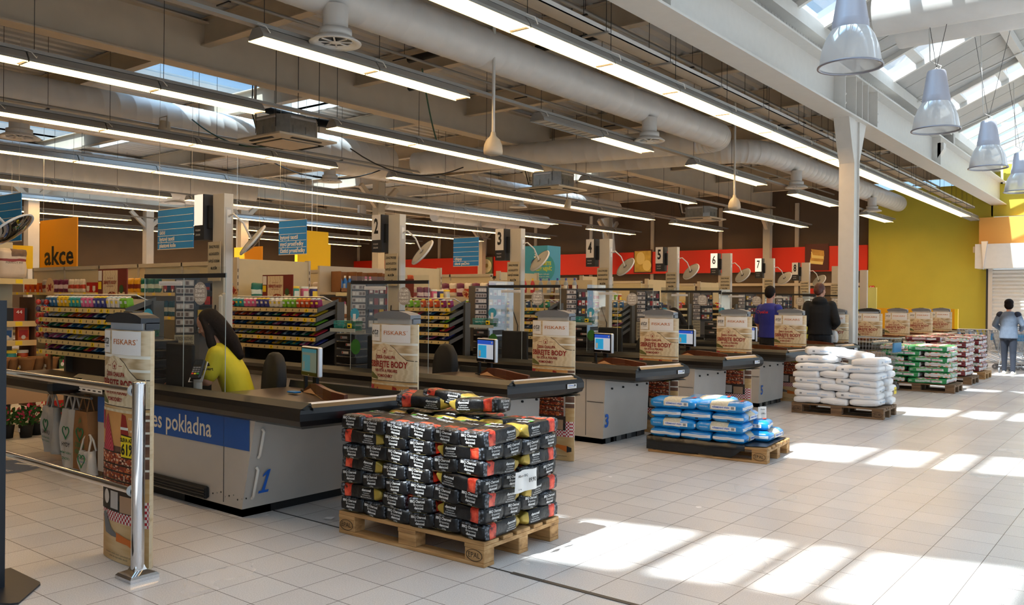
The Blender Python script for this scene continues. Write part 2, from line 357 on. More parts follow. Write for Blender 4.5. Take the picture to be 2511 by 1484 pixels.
b.add([(-.51, 12.08, 4.7), (-.25, 12.08, 4.7), (-.25, 12.08, 3.95), (-.51, 12.08, 3.95), (-.51, 11.75, 4.7), (-.25, 11.75, 4.7), (-.25, 11.95, 4.2), (-.51, 11.95, 4.2)],
    [(0, 3, 2, 1), (4, 5, 6, 7), (5, 1, 2, 6), (4, 7, 3, 0), (6, 2, 3, 7), (0, 1, 5, 4)], WHITE)
b.add([(-.51, 12.38, 4.7), (-.25, 12.38, 4.7), (-.25, 12.38, 4.0), (-.51, 12.38, 4.0), (-.51, 12.75, 4.7), (-.25, 12.75, 4.7)], [(0, 1, 2, 3), (0, 3, 4), (1, 5, 2), (3, 2, 5, 4), (0, 4, 5, 1)], WHITE)
st(b, 'column')
for (X, Y, w) in ((-14.6, 14.3, .26), (-21.5, 7.4, .3), (-21.5, 14.3, .3), (-27.8, 14.3, .3), (-14.6, 27.2, .26), (-21.5, 27.2, .26), (-7.9, 27.6, .26)):
    b = MB(); b.box(X-w/2, Y-w/2, 0, X+w/2, Y+w/2, 5.0, BEIGE if X < -20 else CREAM)
    for s in (-1, 1):
        M = T(X, Y, 0); b.box(-.06, 0, 4.2, .06, .9, 4.34, BEIGE, M @ T(0, s*.1, 0) @ (RZ(0) if s > 0 else RZ(pi)) @ T(0, 0, 4.2) @ RX(radians(42)) @ T(0, 0, -4.2))
    st(b, 'column')
# upstand panels and eaves gutter along the mall
b = MB(); y = -8.
while y < 28:
    b.box(-.55, y, 5.42, -.51, y+.1, 5.78, LGREY); b.box(-.55, y+.1, 5.42, -.515, y+.12, 5.78, LGREY); y += .12
for yy in (4.2, 12.3, 20.4): b.box(-.5, yy, 5.4, -.3, yy+.2, 5.8, LGREY)
st(b, 'wall_upstand')
b = MB(); b.box(-.56, -8, 5.76, -.33, 28, 5.97, WHITE); b.box(-.6, -8, 5.95, -.38, 28, 6.03, WHITE); st(b, 'trim_3')
# ------------------------------------------------------------------ mall roof (pitched both ways, glass bays between insulated panels)
SL = .46; EX, EZ, RXX = -.45, 5.98, 5.2
def rz_(x): return EZ+SL*((x-EX) if x <= RXX else (2*RXX-EX-x))
bays = [(9.52+4.2*n, 10.7+4.2*n) for n in range(-4, 3)]+[(21.2, 27.9)]
PANW = M_('roof_panel_underside', 'a9a6a1', .5, noise_=.04)
def slopebox(b, x0, x1, y0, y1, t0, t1, mt):
    vs = []
    for z in (t0, t1):
        for (x, y) in ((x0, y0), (x1, y0), (x1, y1), (x0, y1)): vs.append((x, y, rz_(x)+z))
    b.add(vs, [(0, 3, 2, 1), (4, 5, 6, 7), (0, 1, 5, 4), (1, 2, 6, 5), (2, 3, 7, 6), (3, 0, 4, 7)], mt)
ends = [-9]+[v for p in bays for v in p]+[28.2]
b = MB(); g = MB(); fm = MB(); wn = 2
for i in range(0, len(ends), 2):
    for x0, x1 in ((EX, RXX), (RXX, 2*RXX-EX)):
        y = ends[i]; n = max(1, round((ends[i+1]-y)/1.03)); dy = (ends[i+1]-y)/n
        for k in range(n):
            slopebox(b, x0, x1, y+k*dy+.012, y+(k+1)*dy-.012, .0, .09, PANW); slopebox(b, x0, x1, y+k*dy-.012, y+k*dy+.012, .03, .08, DGREY)
st(b, 'roof_panels')
for (y0, y1) in bays:
    g = MB(); g.add([(EX, y0, rz_(EX)+.05), (RXX, y0, rz_(RXX)+.05), (RXX, y1, rz_(RXX)+.05), (EX, y1, rz_(EX)+.05)], [(0, 1, 2, 3)], SKYG)
    g.add([(2*RXX-EX, y0, rz_(2*RXX-EX)+.05), (RXX, y0, rz_(RXX)+.05), (RXX, y1, rz_(RXX)+.05), (2*RXX-EX, y1, rz_(2*RXX-EX)+.05)], [(0, 1, 2, 3)], SKYG)
    st(g, 'window_%d' % wn); wn += 1
    for x0, x1 in ((EX, RXX), (RXX, 2*RXX-EX)):
        for yy in ((y0, y1) if y1-y0 < 3 else [y0+1.12*k for k in range(7)]): slopebox(fm, x0, x1, yy-.04, yy+.04, -.1, .08, WHITE)
        xx = .15
    for xx in (.15, 1.0, 1.85, 2.7, 3.55, 4.4, 5.2, 6.1, 7.0, 7.9, 8.8, 9.7):
        if y1-y0 < 3 or xx in (1.0, 2.7, 5.2): slopebox(fm, xx-.075, xx+.075, y0, y1, .0, .07, WHITE)
st(fm, 'window_frames')
b = MB()
for xx in (1.55, 3.4): b.box(xx-.07, -8, rz_(xx)-.26, xx+.07, 28, rz_(xx)-.08, WHITE)
b.box(RXX-.1, -8, rz_(RXX)-.3, RXX+.1, 28, rz_(RXX)-.05, WHITE)
st(b, 'roof_purlins')
for y in (8.4, 12.9, 16.8, 20.6, 24.6):
    b = MB(); b.tube([(-.35, y, 5.9), (5.2, y, 8.0)], .018, WHITE, 6); st(b, 'tie_rod')
    b = MB(); b.tube([(3.4, y, rz_(3.4)-.1), (3.3, y, 5.9)], .018, WHITE, 6); st(b, 'tie_rod')
# ------------------------------------------------------------------ walls
b = MB(); b.box(-31.2, 28, 0, -4.36, 28.2, 6.0, BROWNW)
for x in range(-31, -5, 3): b.box(x, 27.93, 0, x+.14, 28, 5.2, BEIGE)
b.box(-31, 27.9, 2.15, -4.5, 28, 2.25, BEIGE); st(b, 'wall_back')
b = MB(); b.box(-31, 27.7, 2.66, -4.38, 27.86, 3.56, REDB); st(b, 'trim_4')
b = MB(); b.box(-4.36, 27.8, 0, -.55, 28.0, 5.42, YEL); b.box(-.6, 27.8, 5.3, 11, 28, 6, YEL); b.box(-.6, 27.8, 4.35, 11, 28, 5.3, YEL); st(b, 'wall_right')
b = MB(); b.box(-.86, 27.3, 3.43, 4, 27.8, 4.28, ORG); b.build('trim_5', kind='structure')
b = MB(); b.box(-.9, 26.9, 2.66, 4, 27.8, 3.42, WHITE); b.add([(-.72, 26.85, 3.5), (-.55, 26.85, 3.5), (-.66, 26.85, 2.62), (-.72, 27, 3.5), (-.55, 27, 3.5), (-.66, 27, 2.62)], [(0, 2, 1), (3, 4, 5), (0, 1, 4, 3), (1, 2, 5, 4), (2, 0, 3, 5)], SILVER); st(b, 'trim_6')
b = MB()
for k in range(22): b.add([(-.5, 27.55, .12*k), (4, 27.55, .12*k), (4, 27.50, .12*k+.06), (-.5, 27.50, .12*k+.06), (4, 27.55, .12*k+.12), (-.5, 27.55, .12*k+.12)], [(0, 1, 2, 3), (3, 2, 4, 5)], WHITE)
st(b, 'door_1')
b = MB(); b.box(-.62, 27.5, 0, -.5, 27.6, 2.66, SILVER); b.box(-.68, 27.5, 0, -.62, 27.6, 2.66, DGREY); b.box(4, 27.3, 0, 11, 27.8, 4.35, WHITE); st(b, 'trim_7')
b = MB(); b.box(-31.2, -9, 0, -31, 28, 6, BROWNW); b.box(-31, -9, 2.1, -30.95, 28, 2.75, GREENB); st(b, 'wall_left')
b = MB(); b.box(-31, -9, 0, -.4, -8.8, 6, CREAM); b.box(-.4, -9, 0, 11, -8.8, 6.2, WHITE); st(b, 'wall_front')
# gable glazing over the far end of the mall and facade window wall on the right
b = MB()
for z in (5.35, 5.95, 6.5, 7.2, 7.9): b.box(-.3, 27.5, z, 10.7, 27.6, z+.07, WHITE)
for x in (-.3, 1.0, 2.4, 3.8, 5.2, 6.6, 8, 9.4): b.box(x, 27.5, 5.35, x+.06, 27.6, min(8.4, rz_(x)), WHITE)
st(b, 'window_10')
b = MB()
for y in range(-9, 29, 2): b.box(10.7, y, 0, 10.8, y+.08, 6, WHITE)
for z in (0, 1.1, 4.6, 5.9): b.box(10.7, -9, z, 10.8, 28, z+.1, WHITE)
b.box(10.7, -9, 4.7, 10.8, 28, 5.9, WHITE); st(b, 'window_11')
# ------------------------------------------------------------------ ceiling services
def lightfix(lit, L):
    t = thing('ceiling_light', 'x', 'light'); b = MB()
    pr_ = [(-.13, 4.2), (-.12, 4.24), (-.06, 4.32), (.06, 4.32), (.12, 4.24), (.13, 4.2)]
    n = len(pr_); vs = [(x, 0, z) for x, z in pr_]+[(x, L-.02, z) for x, z in pr_]
    b.add(vs, [(i, i+1, n+i+1, n+i) for i in range(n-1)]+[tuple(range(n-1, -1, -1)), tuple(range(n, 2*n))], RAIL)
    b.build('housing', t); d = MB()
    d.add([(-.12, .03, 4.206), (.12, .03, 4.206), (.12, L-.05, 4.206), (-.12, L-.05, 4.206)], [(0, 3, 2, 1)], TUBE if lit else TUBEOFF)
    q = .08; y = .05
    while y < L-.06: d.box(-.12, y, 4.197, .12, y+.006, 4.203, LOUV if lit else RAIL); y += q*2
    d.box(-.13, 0, 4.192, -.12, L-.02, 4.204, LOUV if lit else RAIL); d.box(.12, 0, 4.192, .13, L-.02, 4.204, LOUV if lit else RAIL)
    d.build('diffuser', t); w = MB()
    w.tube([(.08, .1, 4.29), (.16, .06, 4.25), (.17, .0, 4.30), (.1, -.05, 4.33)], .006, WHITE, 5); w.build('connector_cable', t)
    w = MB(); w.tube([(0, .1, 4.32), (0, .1, 5.9)], .004, WIRE, 4); w.build('suspension_wire', t)
    return t
FL = lightfix(True, 1.6); FU = lightfix(False, 1.6); used = {0: 0, 1: 0}
rows = [(-.97, [(-1.2, 27.4)]), (-3.35, [(-2.6, .6), (2.15, 5.4), (7.04, 10.4), (12.1, 15.7), (17.6, 20.9), (23.6, 26.5)]), (-6.3, [(-.5, 4.3), (5.6, 11.1), (12.75, 18.2), (20.4, 27.0)]),
    (-9.5, [(.4, 8.35), (9.9, 21.7), (23.1, 27)]), (-13.1, [(1.5, 21.3), (23.4, 26.7)]), (-17.3, [(3.0, 9.2), (9.7, 26.7)]), (-20.9, [(4.5, 11.5), (13, 26.5)]), (-24.8, [(6, 12), (14, 26)]), (-28.6, [(8, 26)])]
rn = ['nearest the mall', 'second from the mall', 'third from the mall', 'fourth from the mall', 'fifth from the mall', 'sixth from the mall', 'seventh from the mall', 'eighth from the mall', 'deepest in the store']
for r, (X, segs) in enumerate(rows):
    idx = 0
    for (y0, y1) in segs:
        n = max(1, round((y1-y0)/1.6)); d = (y1-y0)/n
        for k in range(n):
            idx += 1; lit = not ((r == 1 and y0 > 6 and y0 < 8 and k == 0) or (r == 0 and k == n-1))
            src = FL if lit else FU; key = int(lit)
            lab = '%s strip light, %s from the near end, in the row %s' % ('lit' if lit else 'unlit', ORD[idx], rn[r])
            if not used[key]: o = src; used[key] = 1; o.location = (X, y0+k*d, 0); o['label'] = lab
            else: o = dup(src, (X, y0+k*d, 0), label=lab)
            o['group'] = 'strip lights of the row '+rn[r]; o.scale = (1, d/1.6, 1)
    b = MB(); b.box(X-.05, segs[0][0]-.8, 4.33, X+.05, min(27.6, segs[-1][1]+.6), 4.37, RAIL); b.build('light_rail', label='thin grey carrier rail above the strip light row '+rn[r], cat='rail', group=None)
b = MB(); b.box(-1.22, -3, 4.6, -1.0, 27.4, 4.612, BEIGE); b.box(-1.22, -3, 4.6, -1.21, 27.4, 4.66, WHITE); b.box(-1.01, -3, 4.6, -1.0, 27.4, 4.66, WHITE)
y = -2.6
while y < 27: b.box(-1.3, y, 4.58, -.95, y+.04, 4.6, RAIL); b.tube([(-1.28, y, 4.6), (-1.28, y, 5.9)], .004, WIRE, 4); b.tube([(-.97, y, 4.6), (-.97, y, 5.9)], .004, WIRE, 4); y += 1.55
b.build('cable_tray', label='long beige cable tray above the light row nearest the mall', cat='cable tray')
for X, Z, r, nm in ((-1.95, 5.3, .03, 'thin grey conduit between the big duct and the row nearest the mall'), (-5.3, 5.3, .025, 'thin grey conduit beside the large girder, mall side'), (-10.4, 4.62, .03, 'thin white conduit carrying the small spotlight'), (-15.8, 4.7, .035, 'thin beige conduit deep in the store')):
    b = MB(); b.tube([(X, -2, Z), (X, 27, Z)], r, RAIL, 8); y = 0.
    while y < 27: b.tube([(X, y, Z), (X, y, 5.9)], .004, WIRE, 4); b.box(X-.25, y-.015, Z-.05, X+.03, y+.015, Z-.03, DGREY); y += 3.1
    b.build('conduit', label=nm, cat='conduit')
def duct(pts, r, name, ring=.004, stp=.3):
    b = MB(); pts = [Vector(p) for p in pts]; out = []; rad = []
    for i in range(len(pts)-1):
        a, c = pts[i], pts[i+1]; L = (c-a).length; n = max(2, int(L/stp))
        for k in range(n):
            p = a.lerp(c, k/n); out += [p, a.lerp(c, (k+.04)/n), a.lerp(c, (k+.08)/n)]; rad += [r, r+ring, r]
    out.append(pts[-1]); rad.append(r)
    b.tube(out, rad, DUCT, 28); return b.build('ventilation_duct', label=name, cat='duct', group=None)
def bend(a, b_, c, n=6, R=.7):
    a, b_, c = Vector(a), Vector(b_), Vector(c); p = b_+(a-b_).normalized()*R; q = b_+(c-b_).normalized()*R
    return [(p.lerp(b_, t)).lerp(b_.lerp(q, t), t) for t in [i/n for i in range(n+1)]]
duct([(-3.2, -3, 4.9)]+bend((-3.2, -3, 4.9), (-3.2, 13.4, 4.9), (-9, 12.2, 4.85), R=.6)+[(-10.6, 11.8, 4.85)], .27, 'large white spiral duct nearest the mall bending left at its far end')
duct([(-9, 14.2, 4.95)]+bend((-9, 14.2, 4.95), (-3.3, 15.2, 4.95), (-3.3, 28, 4.9), R=.9)+[(-3.3, 27.4, 4.9)], .27, 'white spiral duct coming from the left and turning towards the yellow wall')
duct([(-11.4, -3, 4.9), (-11.4, 11.6, 4.9)], .42, 'thick sunlit white spiral duct under the store rooflights')
duct([(-18.3, -2, 4.75), (-18.3, 12.3, 4.75)], .55, 'very thick white duct deep in the store with a blank end')
duct([(-11.4, 14.6, 4.75), (-11.4, 22.5, 4.75)], .27, 'white duct over the middle of the store, past the interior column')
duct([(-18.2, 20.5, 4.75), (-18.2, 25.5, 4.75)], .25, 'short far white duct left of checkout sign 3')
duct([(-15.5, 15.4, 4.6), (-15.5, 24, 4.6)], .25, 'far white duct behind the numbered checkout signs')
duct([(.45, 10.75, 6.0), (9, 10.9, 6.0)], .33, 'upper wide white duct crossing the mall under the glass roof', .004, 1.3)
duct([(.5, 11.9, 6.05), (9, 11.6, 6.0)], .3, 'lower wide white duct crossing the mall beside its twin', .004, 1.3)
def diffuser(label, loc, top, s=1.0):
    t = thing('air_diffuser', label, 'air vent', loc); b = MB(); h = top-loc[2]
    b.lathe([(.13*s, .14), (.13*s, h)], DUCT, 20); b.lathe([(.13*s, .14), (.17*s, .14), (.17*s, .08), (.15*s, .06), (.2*s, .05)], DUCT, 24); b.build('neck', t)
    b = MB(); b.lathe([(.2*s, .05), (.27*s, 0), (.265*s, -.012), (.2*s, .0), (.17*s, .02)], DUCT, 28)
    b.lathe([(.17*s, .02), (0.001, .03)], DGREY, 24)
    for k in range(8): a = pi/4*k; b.box(.03, -.008, .002, .175*s, .008, .012, DUCT, RZ(a))
    b.lathe([(.06*s, .0), (0.001, -.01)], DUCT, 16); b.build('louvre_ring', t)
for lab, loc, top, s in (('large round ceiling diffuser hanging from the near duct, closest to the camera', (-3.05, 2.95, 4.3), 4.7, 1.05), ('round diffuser hanging from the near duct before its bend', (-3.05, 9.9, 4.3), 4.7, 1.0),
    ('round diffuser under the duct that turns at the white column', (-3.1, 17.2, 4.3), 4.7, 1), ('round diffuser closest to the yellow wall', (-3.1, 23.6, 4.3), 4.7, 1),
    ('wide round diffuser at the left edge under the sunlit duct', (-11.75, 3.2, 4.28), 4.6, 1.25), ('white round diffuser under the very thick duct', (-18.4, 9.9, 4.2), 4.3, 1.3),
    ('round diffuser between the cassette unit and the sunlit duct end', (-11.4, 9.8, 4.25), 4.6, 1.05), ('round diffuser above checkout sign 3', (-11.35, 16.9, 4.3), 4.6, 1),
    ('small round diffuser left of checkout sign 3', (-18.1, 23, 4.3), 4.7, 1.0), ('round diffuser behind checkout sign 2', (-17.7, 16.4, 4.25), 4.7, 1.1)):
    diffuser(lab, loc, top, s)
def cassette(label, loc):
    t = thing('air_conditioner', label, 'air conditioner', loc); b = MB()
    P8 = [(-.42+.16, -.42), (.42-.16, -.42), (.42, -.42+.16), (.42, .42-.16), (.42-.16, .42), (-.42+.16, .42), (-.42, .42-.16), (-.42, -.42+.16)]
    b.prism(P8, .07, .42, STEEL)
    for a in range(4):
        M = RZ(pi/2*a)
        b.box(-.2, -.432, .13, -.07, -.42, .25, STEEL, M); b.box(.05, -.432, .13, .18, -.42, .25, STEEL, M); b.box(-.25, -.436, .36, .25, -.42, .39, SILVER, M)
    b.build('casing', t); b = MB()
    b.lathe([(.58*1.414/1.0, .06), (.58*1.414, .045), (.42*1.414, 0)], CREAM, 4, RZ(pi/4), smooth=False); b.box(-.58, -.58, .055, .58, .58, .075, CREAM); b.box(-.36, -.36, -.006, .36, .36, .004, BEIGE)
    for a in range(4): b.box(-.3, -.53, .018, .3, -.47, .03, BLK2, RZ(pi/2*a) @ T(0, 0, -.004) )
    b.build('grille_panel', t); b = MB()
    for x, y in ((-.45, -.3), (.45, .3), (-.3, .45), (.3, -.45)): b.tube([(x, y, .2), (x, y, 6-loc[2]-.1)], .006, WIRE, 5)
    b.build('hanger_rod', t); b = MB(); b.tube([(-.42, -.15, .25), (-.55, -.2, .28), (-.62, -.2, .6), (-.6, -.2, 1.6)], .025, WHITE, 6); b.tube([(-.43, -.1, .2), (-.6, -.15, .2), (-.68, -.22, .6), (-.64, -.22, 1.6)], .012, BLK2, 6); b.build('pipe', t)
cassette('square steel ceiling cassette unit nearest the camera above checkout 1', (-7.55, 5.7, 4.08)); cassette('steel ceiling cassette unit above checkout sign 3', (-7.45, 13.2, 4.08)); cassette('farthest steel ceiling cassette unit above checkout sign 5', (-7.7, 21.6, 4.08))
for n, (x, y, z) in enumerate(((-3.0, 5.6, 3.45), (-3.1, 13.6, 3.45))):
    t = thing('antenna_pendant', ['white bell-shaped device on a long rod hanging above checkout 2', 'white bell-shaped device on a long rod hanging above checkout 5'][n], 'antenna', (x, y, z)); b = MB()
    b.lathe([(.001, -.0), (.06, -.01), (.125, .01), (.13, .05), (.12, .13), (.09, .2), (.04, .25), (.03, .3)], CREAM, 24); b.build('bell', t)
    b = MB(); b.cyl((0, 0, .28), (0, 0, 2.4), .022, WHITE, 10); b.build('rod', t)
t = thing('spotlight', 'small beige spotlight hanging from a thin conduit left of the cassette unit', 'spotlight', (-10.3, 5.05, 4.42)); b = MB()
b.cyl((0, 0, 0), (.02, .03, .28), .12, CREAM, 14, .09); b.build('lamp_head', t); b = MB(); b.tube([(-.12, 0, .15), (-.12, 0, .36), (.12, 0, .36), (.12, 0, .15)], .012, CREAM, 5); b.build('bracket', t)
t = thing('spotlight', 'small beige spotlight hanging under the cassette above sign 3', 'spotlight', (-8.0, 14.6, 3.85)); b = MB(); b.cyl((0, 0, 0), (.03, .03, .22), .09, CREAM, 12, .07); b.build('lamp_head', t); b = MB(); b.tube([(0, 0, .2), (0, 0, 2.05)], .012, CREAM, 5); b.build('bracket', t)
for i, (a, c, s, col) in enumerate((((-9.2, 8.5, 4.6), (-8.5, 11.2, 4.5), .35, WIRE), ((-6.4, 8.1, 4.4), (-5.6, 6.9, 5.3), .1, M_('green_cable', '1d4d3a', .5)), ((-12.5, 9, 4.7), (-10.5, 10.6, 4.55), .3, BLK2), ((-10.6, 5.8, 4.9), (-8.4, 6.3, 4.3), .25, M_('green_cable', '1d4d3a', .5)))):
    b = MB(); b.tube(wavy(a, c, s), .014, col, 5)
    b.build('hanging_cable', label=['dark cable sagging over the middle light rows', 'green cable dropping from the black sleeve', 'black cable loop left of the interior column', 'pale green cable running into the near cassette unit'][i], cat='cable')
# bell lamps over the mall
def bell_lamp(label, loc):
    t = thing('pendant_lamp', label, 'pendant lamp', loc); b = MB()
    b.lathe([(.001, .88), (.115, .88), (.13, .86), (.185, .50), (.19, .495), (.195, .40), (.2, .39)], M_('lamp_grey', 'b9b8c2', .4, metal=.1), 36); b.build('housing', t)
    b = MB(); b.lathe([(.2, .40), (.25, .32), (.295, .2), (.315, .08), (.325, 0)], LAMPG, 48); b.build('glass_shade', t)
    b = MB(); b.lathe([(.325, .012), (.345, .0), (.345, -.015), (.32, -.012), (.32, .0)], M_('lamp_rim', '9a99a2', .35, metal=.4), 40); b.box(.3, -.03, -.01, .335, .03, .02, WHITE); b.build('rim', t)
    b = MB(); b.lathe([(.001, .34), (.05, .3), (.06, .2), (.04, .12), (.001, .1)], PAPER, 14); b.cyl((0, 0, .3), (0, 0, .42), .03, WHITE, 10); b.build('bulb', t)
    b = MB(); b.tube([(-.05, 0, .88), (0, 0, .93), (.05, 0, .88)], .006, WHITE, 5); b.tube([(0, 0, .92), (-.35, .1, 3.2-.1)], .005, WIRE, 4); b.tube([(0, 0, .92), (.5, 0, 3.3)], .005, WIRE, 4)
    b.tube([(.03, .02, .88), (.06, .03, .95), (-.1, .05, 1.05), (-.2, .3, 2.6)], .008, WHITE, 5); b.build('suspension_cable', t)
for k, (x, y, z) in enumerate(((1.33, 6.5, 4.12), (1.31, 10.75, 4.12), (1.33, 15.0, 4.1), (1.3, 19.3, 4.11), (1.3, 23.6, 4.11))):
    bell_lamp(['large bell-shaped pendant lamp nearest the camera, cut off by the top edge', 'second bell-shaped pendant lamp along the mall', 'third bell-shaped pendant lamp along the mall', 'fourth bell-shaped pendant lamp, half cut by the right edge', 'farthest bell-shaped pendant lamp by the yellow wall'][k], (x, y, z))
# hanging category signs
def catsign(label, loc, w, h, lines, nstripe, first, ax='Y', mt=BLUES):
    t = thing('hanging_sign', label, 'sign', loc); M = fr((0, 0, 0), (0, 1, 0), (0, 0, 1)) if ax == 'X' else fr((0, 0, 0), (1, 0, 0), (0, 0, 1))
    b = MB(); b.box(-w/2, 0, -.012, w/2, h, 0, mt, M); b.box(-w/2, -.012, -.016, w/2, .0, .004, WHITE, M); b.box(-w/2, h, -.016, w/2, h+.012, .004, WHITE, M)
    for k in range(1, nstripe): b.rect(-w/2, h*k/nstripe-.004, w/2, h*k/nstripe+.004, TXW, M, .002)
    for i, s in enumerate(lines):
        tw = textgeo(s, .02)[2]; hh = h/nstripe*.86; ww = min(tw*hh*.98, w*.9)
        b.text(s, hh, TXW, M, -w/2+w*.06+ww/2, h/nstripe*(first-i-.5), .003, w=ww, bold=.02)
    b.build('panel', t); b = MB()
    for s in (-1, 1): b.tube([tuple(M @ Vector((s*w*.46, h, 0))), tuple(M @ Vector((s*w*.46, h, 0))+Vector((0, 0, 5.9-h-loc[2])))], .003, WHITE, 4)
    b.build('wire', t)
catsign('blue hanging sign reading úklid, bytový textil, plastové koše', (-9.79, 5, 2.38), 1.16, .70, ['úklid', 'bytový textil', 'plastové koše'], 6, 3)
catsign('blue hanging sign reading bytový textil, mycí prostředky, čistící prostředky', (-9.1, 7, 2.36), .84, .64, ['bytový textil', 'mycí prostředky', 'čistící prostředky'], 5, 3)
catsign('small blue hanging sign reading chipsy and slané pečivo', (-8.4, 11.2, 2.28), .75, .63, ['chipsy', 'slané pečivo'], 6, 2)
catsign('blue hanging sign cut off at the left edge, ending in -třeby', (-12.1, 3.0, 2.45), 1.9, .80, ['     zahrada', '        vaření', '         potřeby'], 6, 4)
for lab, (x0, y0, z0), (x1, z1), mt_, tx in (('orange hanging panel with the word akce', (-13.3, 4.2, 2.07), (-11.75, 2.98), AKCE, 'akce'), ('second orange akce panel behind the blue úklid sign', (-11.9, 7.6, 2.03), (-10.9, 2.6), AKCE, 'akce')):
    t = thing('hanging_sign', lab, 'sign', ((x0+x1)/2, y0, z0)); w = x1-x0; h = z1-z0; M = fr((0, 0, 0), (1, 0, 0), (0, 0, 1)); b = MB()
    b.box(-w/2, 0, -.02, w/2, h, 0, mt_, M); b.text(tx, .42*w/1.3, TXK, M, .03*w, .22*h, .003, w=w*.78, bold=.02); b.build('panel', t)
    b = MB(); b.tube([(-w*.4, 0, h), (-w*.4, 0, 5.9-z0)], .003, WHITE, 4); b.tube([(w*.4, 0, h), (w*.4, 0, 5.9-z0)], .003, WHITE, 4); b.build('wire', t)
for i, (x0, y0, x1, y1, z0, z1) in enumerate(((-14.6, 3.8, -13.6, 4.2, 2.05, 2.5), (-11.9, 9.2, -11.9+.1, 10.1, 2.22, 3.1), (-12.9, 10.2, -12.8, 11.0, 2.2, 2.9))):
    b = MB(); b.box(x0, y0, z0, x1, y1, z1, YSIGN); b.tube([((x0+x1)/2, (y0+y1)/2, z1), ((x0+x1)/2, (y0+y1)/2, 5.9)], .004, WHITE, 4)
    b.build('hanging_sign', label=['plain yellow panel under the blue sign at the left edge', 'tall plain yellow panel behind the čistící prostředky sign', 'darker yellow panel partly hidden behind the tall yellow one'][i], cat='sign')
t = thing('hanging_sign', 'light blue hanging cube sign behind checkout sign 3', 'sign', (-6.6, 12, 1.93)); M = fr((0, 0, 0), (1, 0, 0), (0, 0, 1)); b = MB()
b.box(-.75, 0, -.5, -.12, .8, 0, M_('light_blue_sign', '3f9fc4', .5), M); b.text('3', .2, TXW, M, -.45, .6, .004, bold=.03); b.text('3', .25, M_('sign_green', '2c8a4a', .5), M, -.42, .18, .004, bold=.03); b.disc(-.42, .38, .15, M_('navy', '123a6a', .5), M, .002); b.text('3', .2, TXW, M, -.42, .38, .006, bold=.02); b.build('panel', t)
b = MB(); b.disc(-.22, .30, .32, M_('light_blue_sign2', '3aa3c0', .5), M, .02, 32); b.text('UŠETŘETE', .11, M_('lime', 'd4dc30', .5), M, -.22, .40, .024, w=.44, bold=.03); b.text('VŽDY NEJVÍC', .11, M_('lime', 'd4dc30', .5), M, -.22, .28, .024, w=.48, bold=.03)
for k, s in enumerate(('sdílejte nákupy', 'a vyhrajte až o slevy', 'na cokoliv')): b.text(s, .045, TXW, M, -.22, .17-.055*k, .024, w=.34)
b.build('round_badge', t)
for i, (x, z, c) in enumerate(((-21.6, 3.05, 'd9d0a8'), (-13.2, 3.1, 'b8983c'), (-6.1, 3.1, 'b4873a'))):
    t = thing('picture', ['framed melon picture on the red band', 'framed potato picture on the red band', 'framed picture of toast on the red band'][i], 'picture', (x, 27.65, z-.4)); b = MB()
    b.box(-.42, 0, 0, .42, .04, .95, M_('pic_dark', '4a1812', .6)); b.build('frame', t); b = MB(); M = fr((0, -.003, 0), (1, 0, 0), (0, 0, 1)); m_ = M_('pic%d' % i, c, .6, noise_=.3, nscale=4)
    if i == 0: b.rect(-.38, .04, .38, .9, M_('pic_teal', '6a7a52', .6), M); b.disc(0, .48, .33, m_, M, .002); b.disc(.03, .5, .1, M_('pic_seed', 'a58a50', .6), M, .004)
    elif i == 1: b.rect(-.38, .04, .38, .9, m_, M); b.disc(-.1, .6, .2, M_('pic_pale', 'd8c074', .6), M, .002, ry=.26); b.disc(.2, .3, .2, M_('pic_pale', 'd8c074', .6), M, .003, ry=.22)
    else:
        for k in range(4): b.poly([(-.25+.04*k, .25+.1*k), (.22+.02*k, .2+.1*k), (.26, .4+.1*k), (-.2, .5+.09*k)], m_ if k % 2 else M_('pic_pale', 'd8c074', .6), M @ T(0, 0, .001*k))
    b.build('print', t)
# ================================================================== CHECKOUTS
DECK = M_('deck_brown_metal', '5a4c40', .3, metal=.35, noise_=.08, nscale=3); BELT = M_('belt_black', '141413', .55); WEDGE = M_('divider_wood', '5a2c17', .38, noise_=.2, nscale=6); WORN = M_('worn_wood', 'b98a5e', .6)
def offset_path(pts, d):
    out = []; n = len(pts)
    for i, p in enumerate(pts):
        p = Vector(p); ns = []
        if i > 0: e = (p-Vector(pts[i-1])).normalized(); ns.append(Vector((e.y, -e.x)))
        if i < n-1: e = (Vector(pts[i+1])-p).normalized(); ns.append(Vector((e.y, -e.x)))
        m = sum(ns, Vector((0, 0))).normalized(); out.append(p+m*(d/max(.4, m.dot(ns[0]))))
    return out
def sweep(b, path, prof, mts):
    K = len(prof); rings = [offset_path(path, d) for d, z in prof]; n = len(path); vs = []
    for i in range(n):
        for k in range(K): vs.append((rings[k][i].x, rings[k][i].y, prof[k][1]))
    fs = []; ms = []
    for i in range(n-1):
        for k in range(K-1): fs.append((i*K+k, (i+1)*K+k, (i+1)*K+k+1, i*K+k+1)); ms.append(mts[k])
    b.add(vs, fs, ms); b.add(vs, [tuple(range(K)), tuple((n-1)*K+k for k in range(K-1, -1, -1))], mts[0])
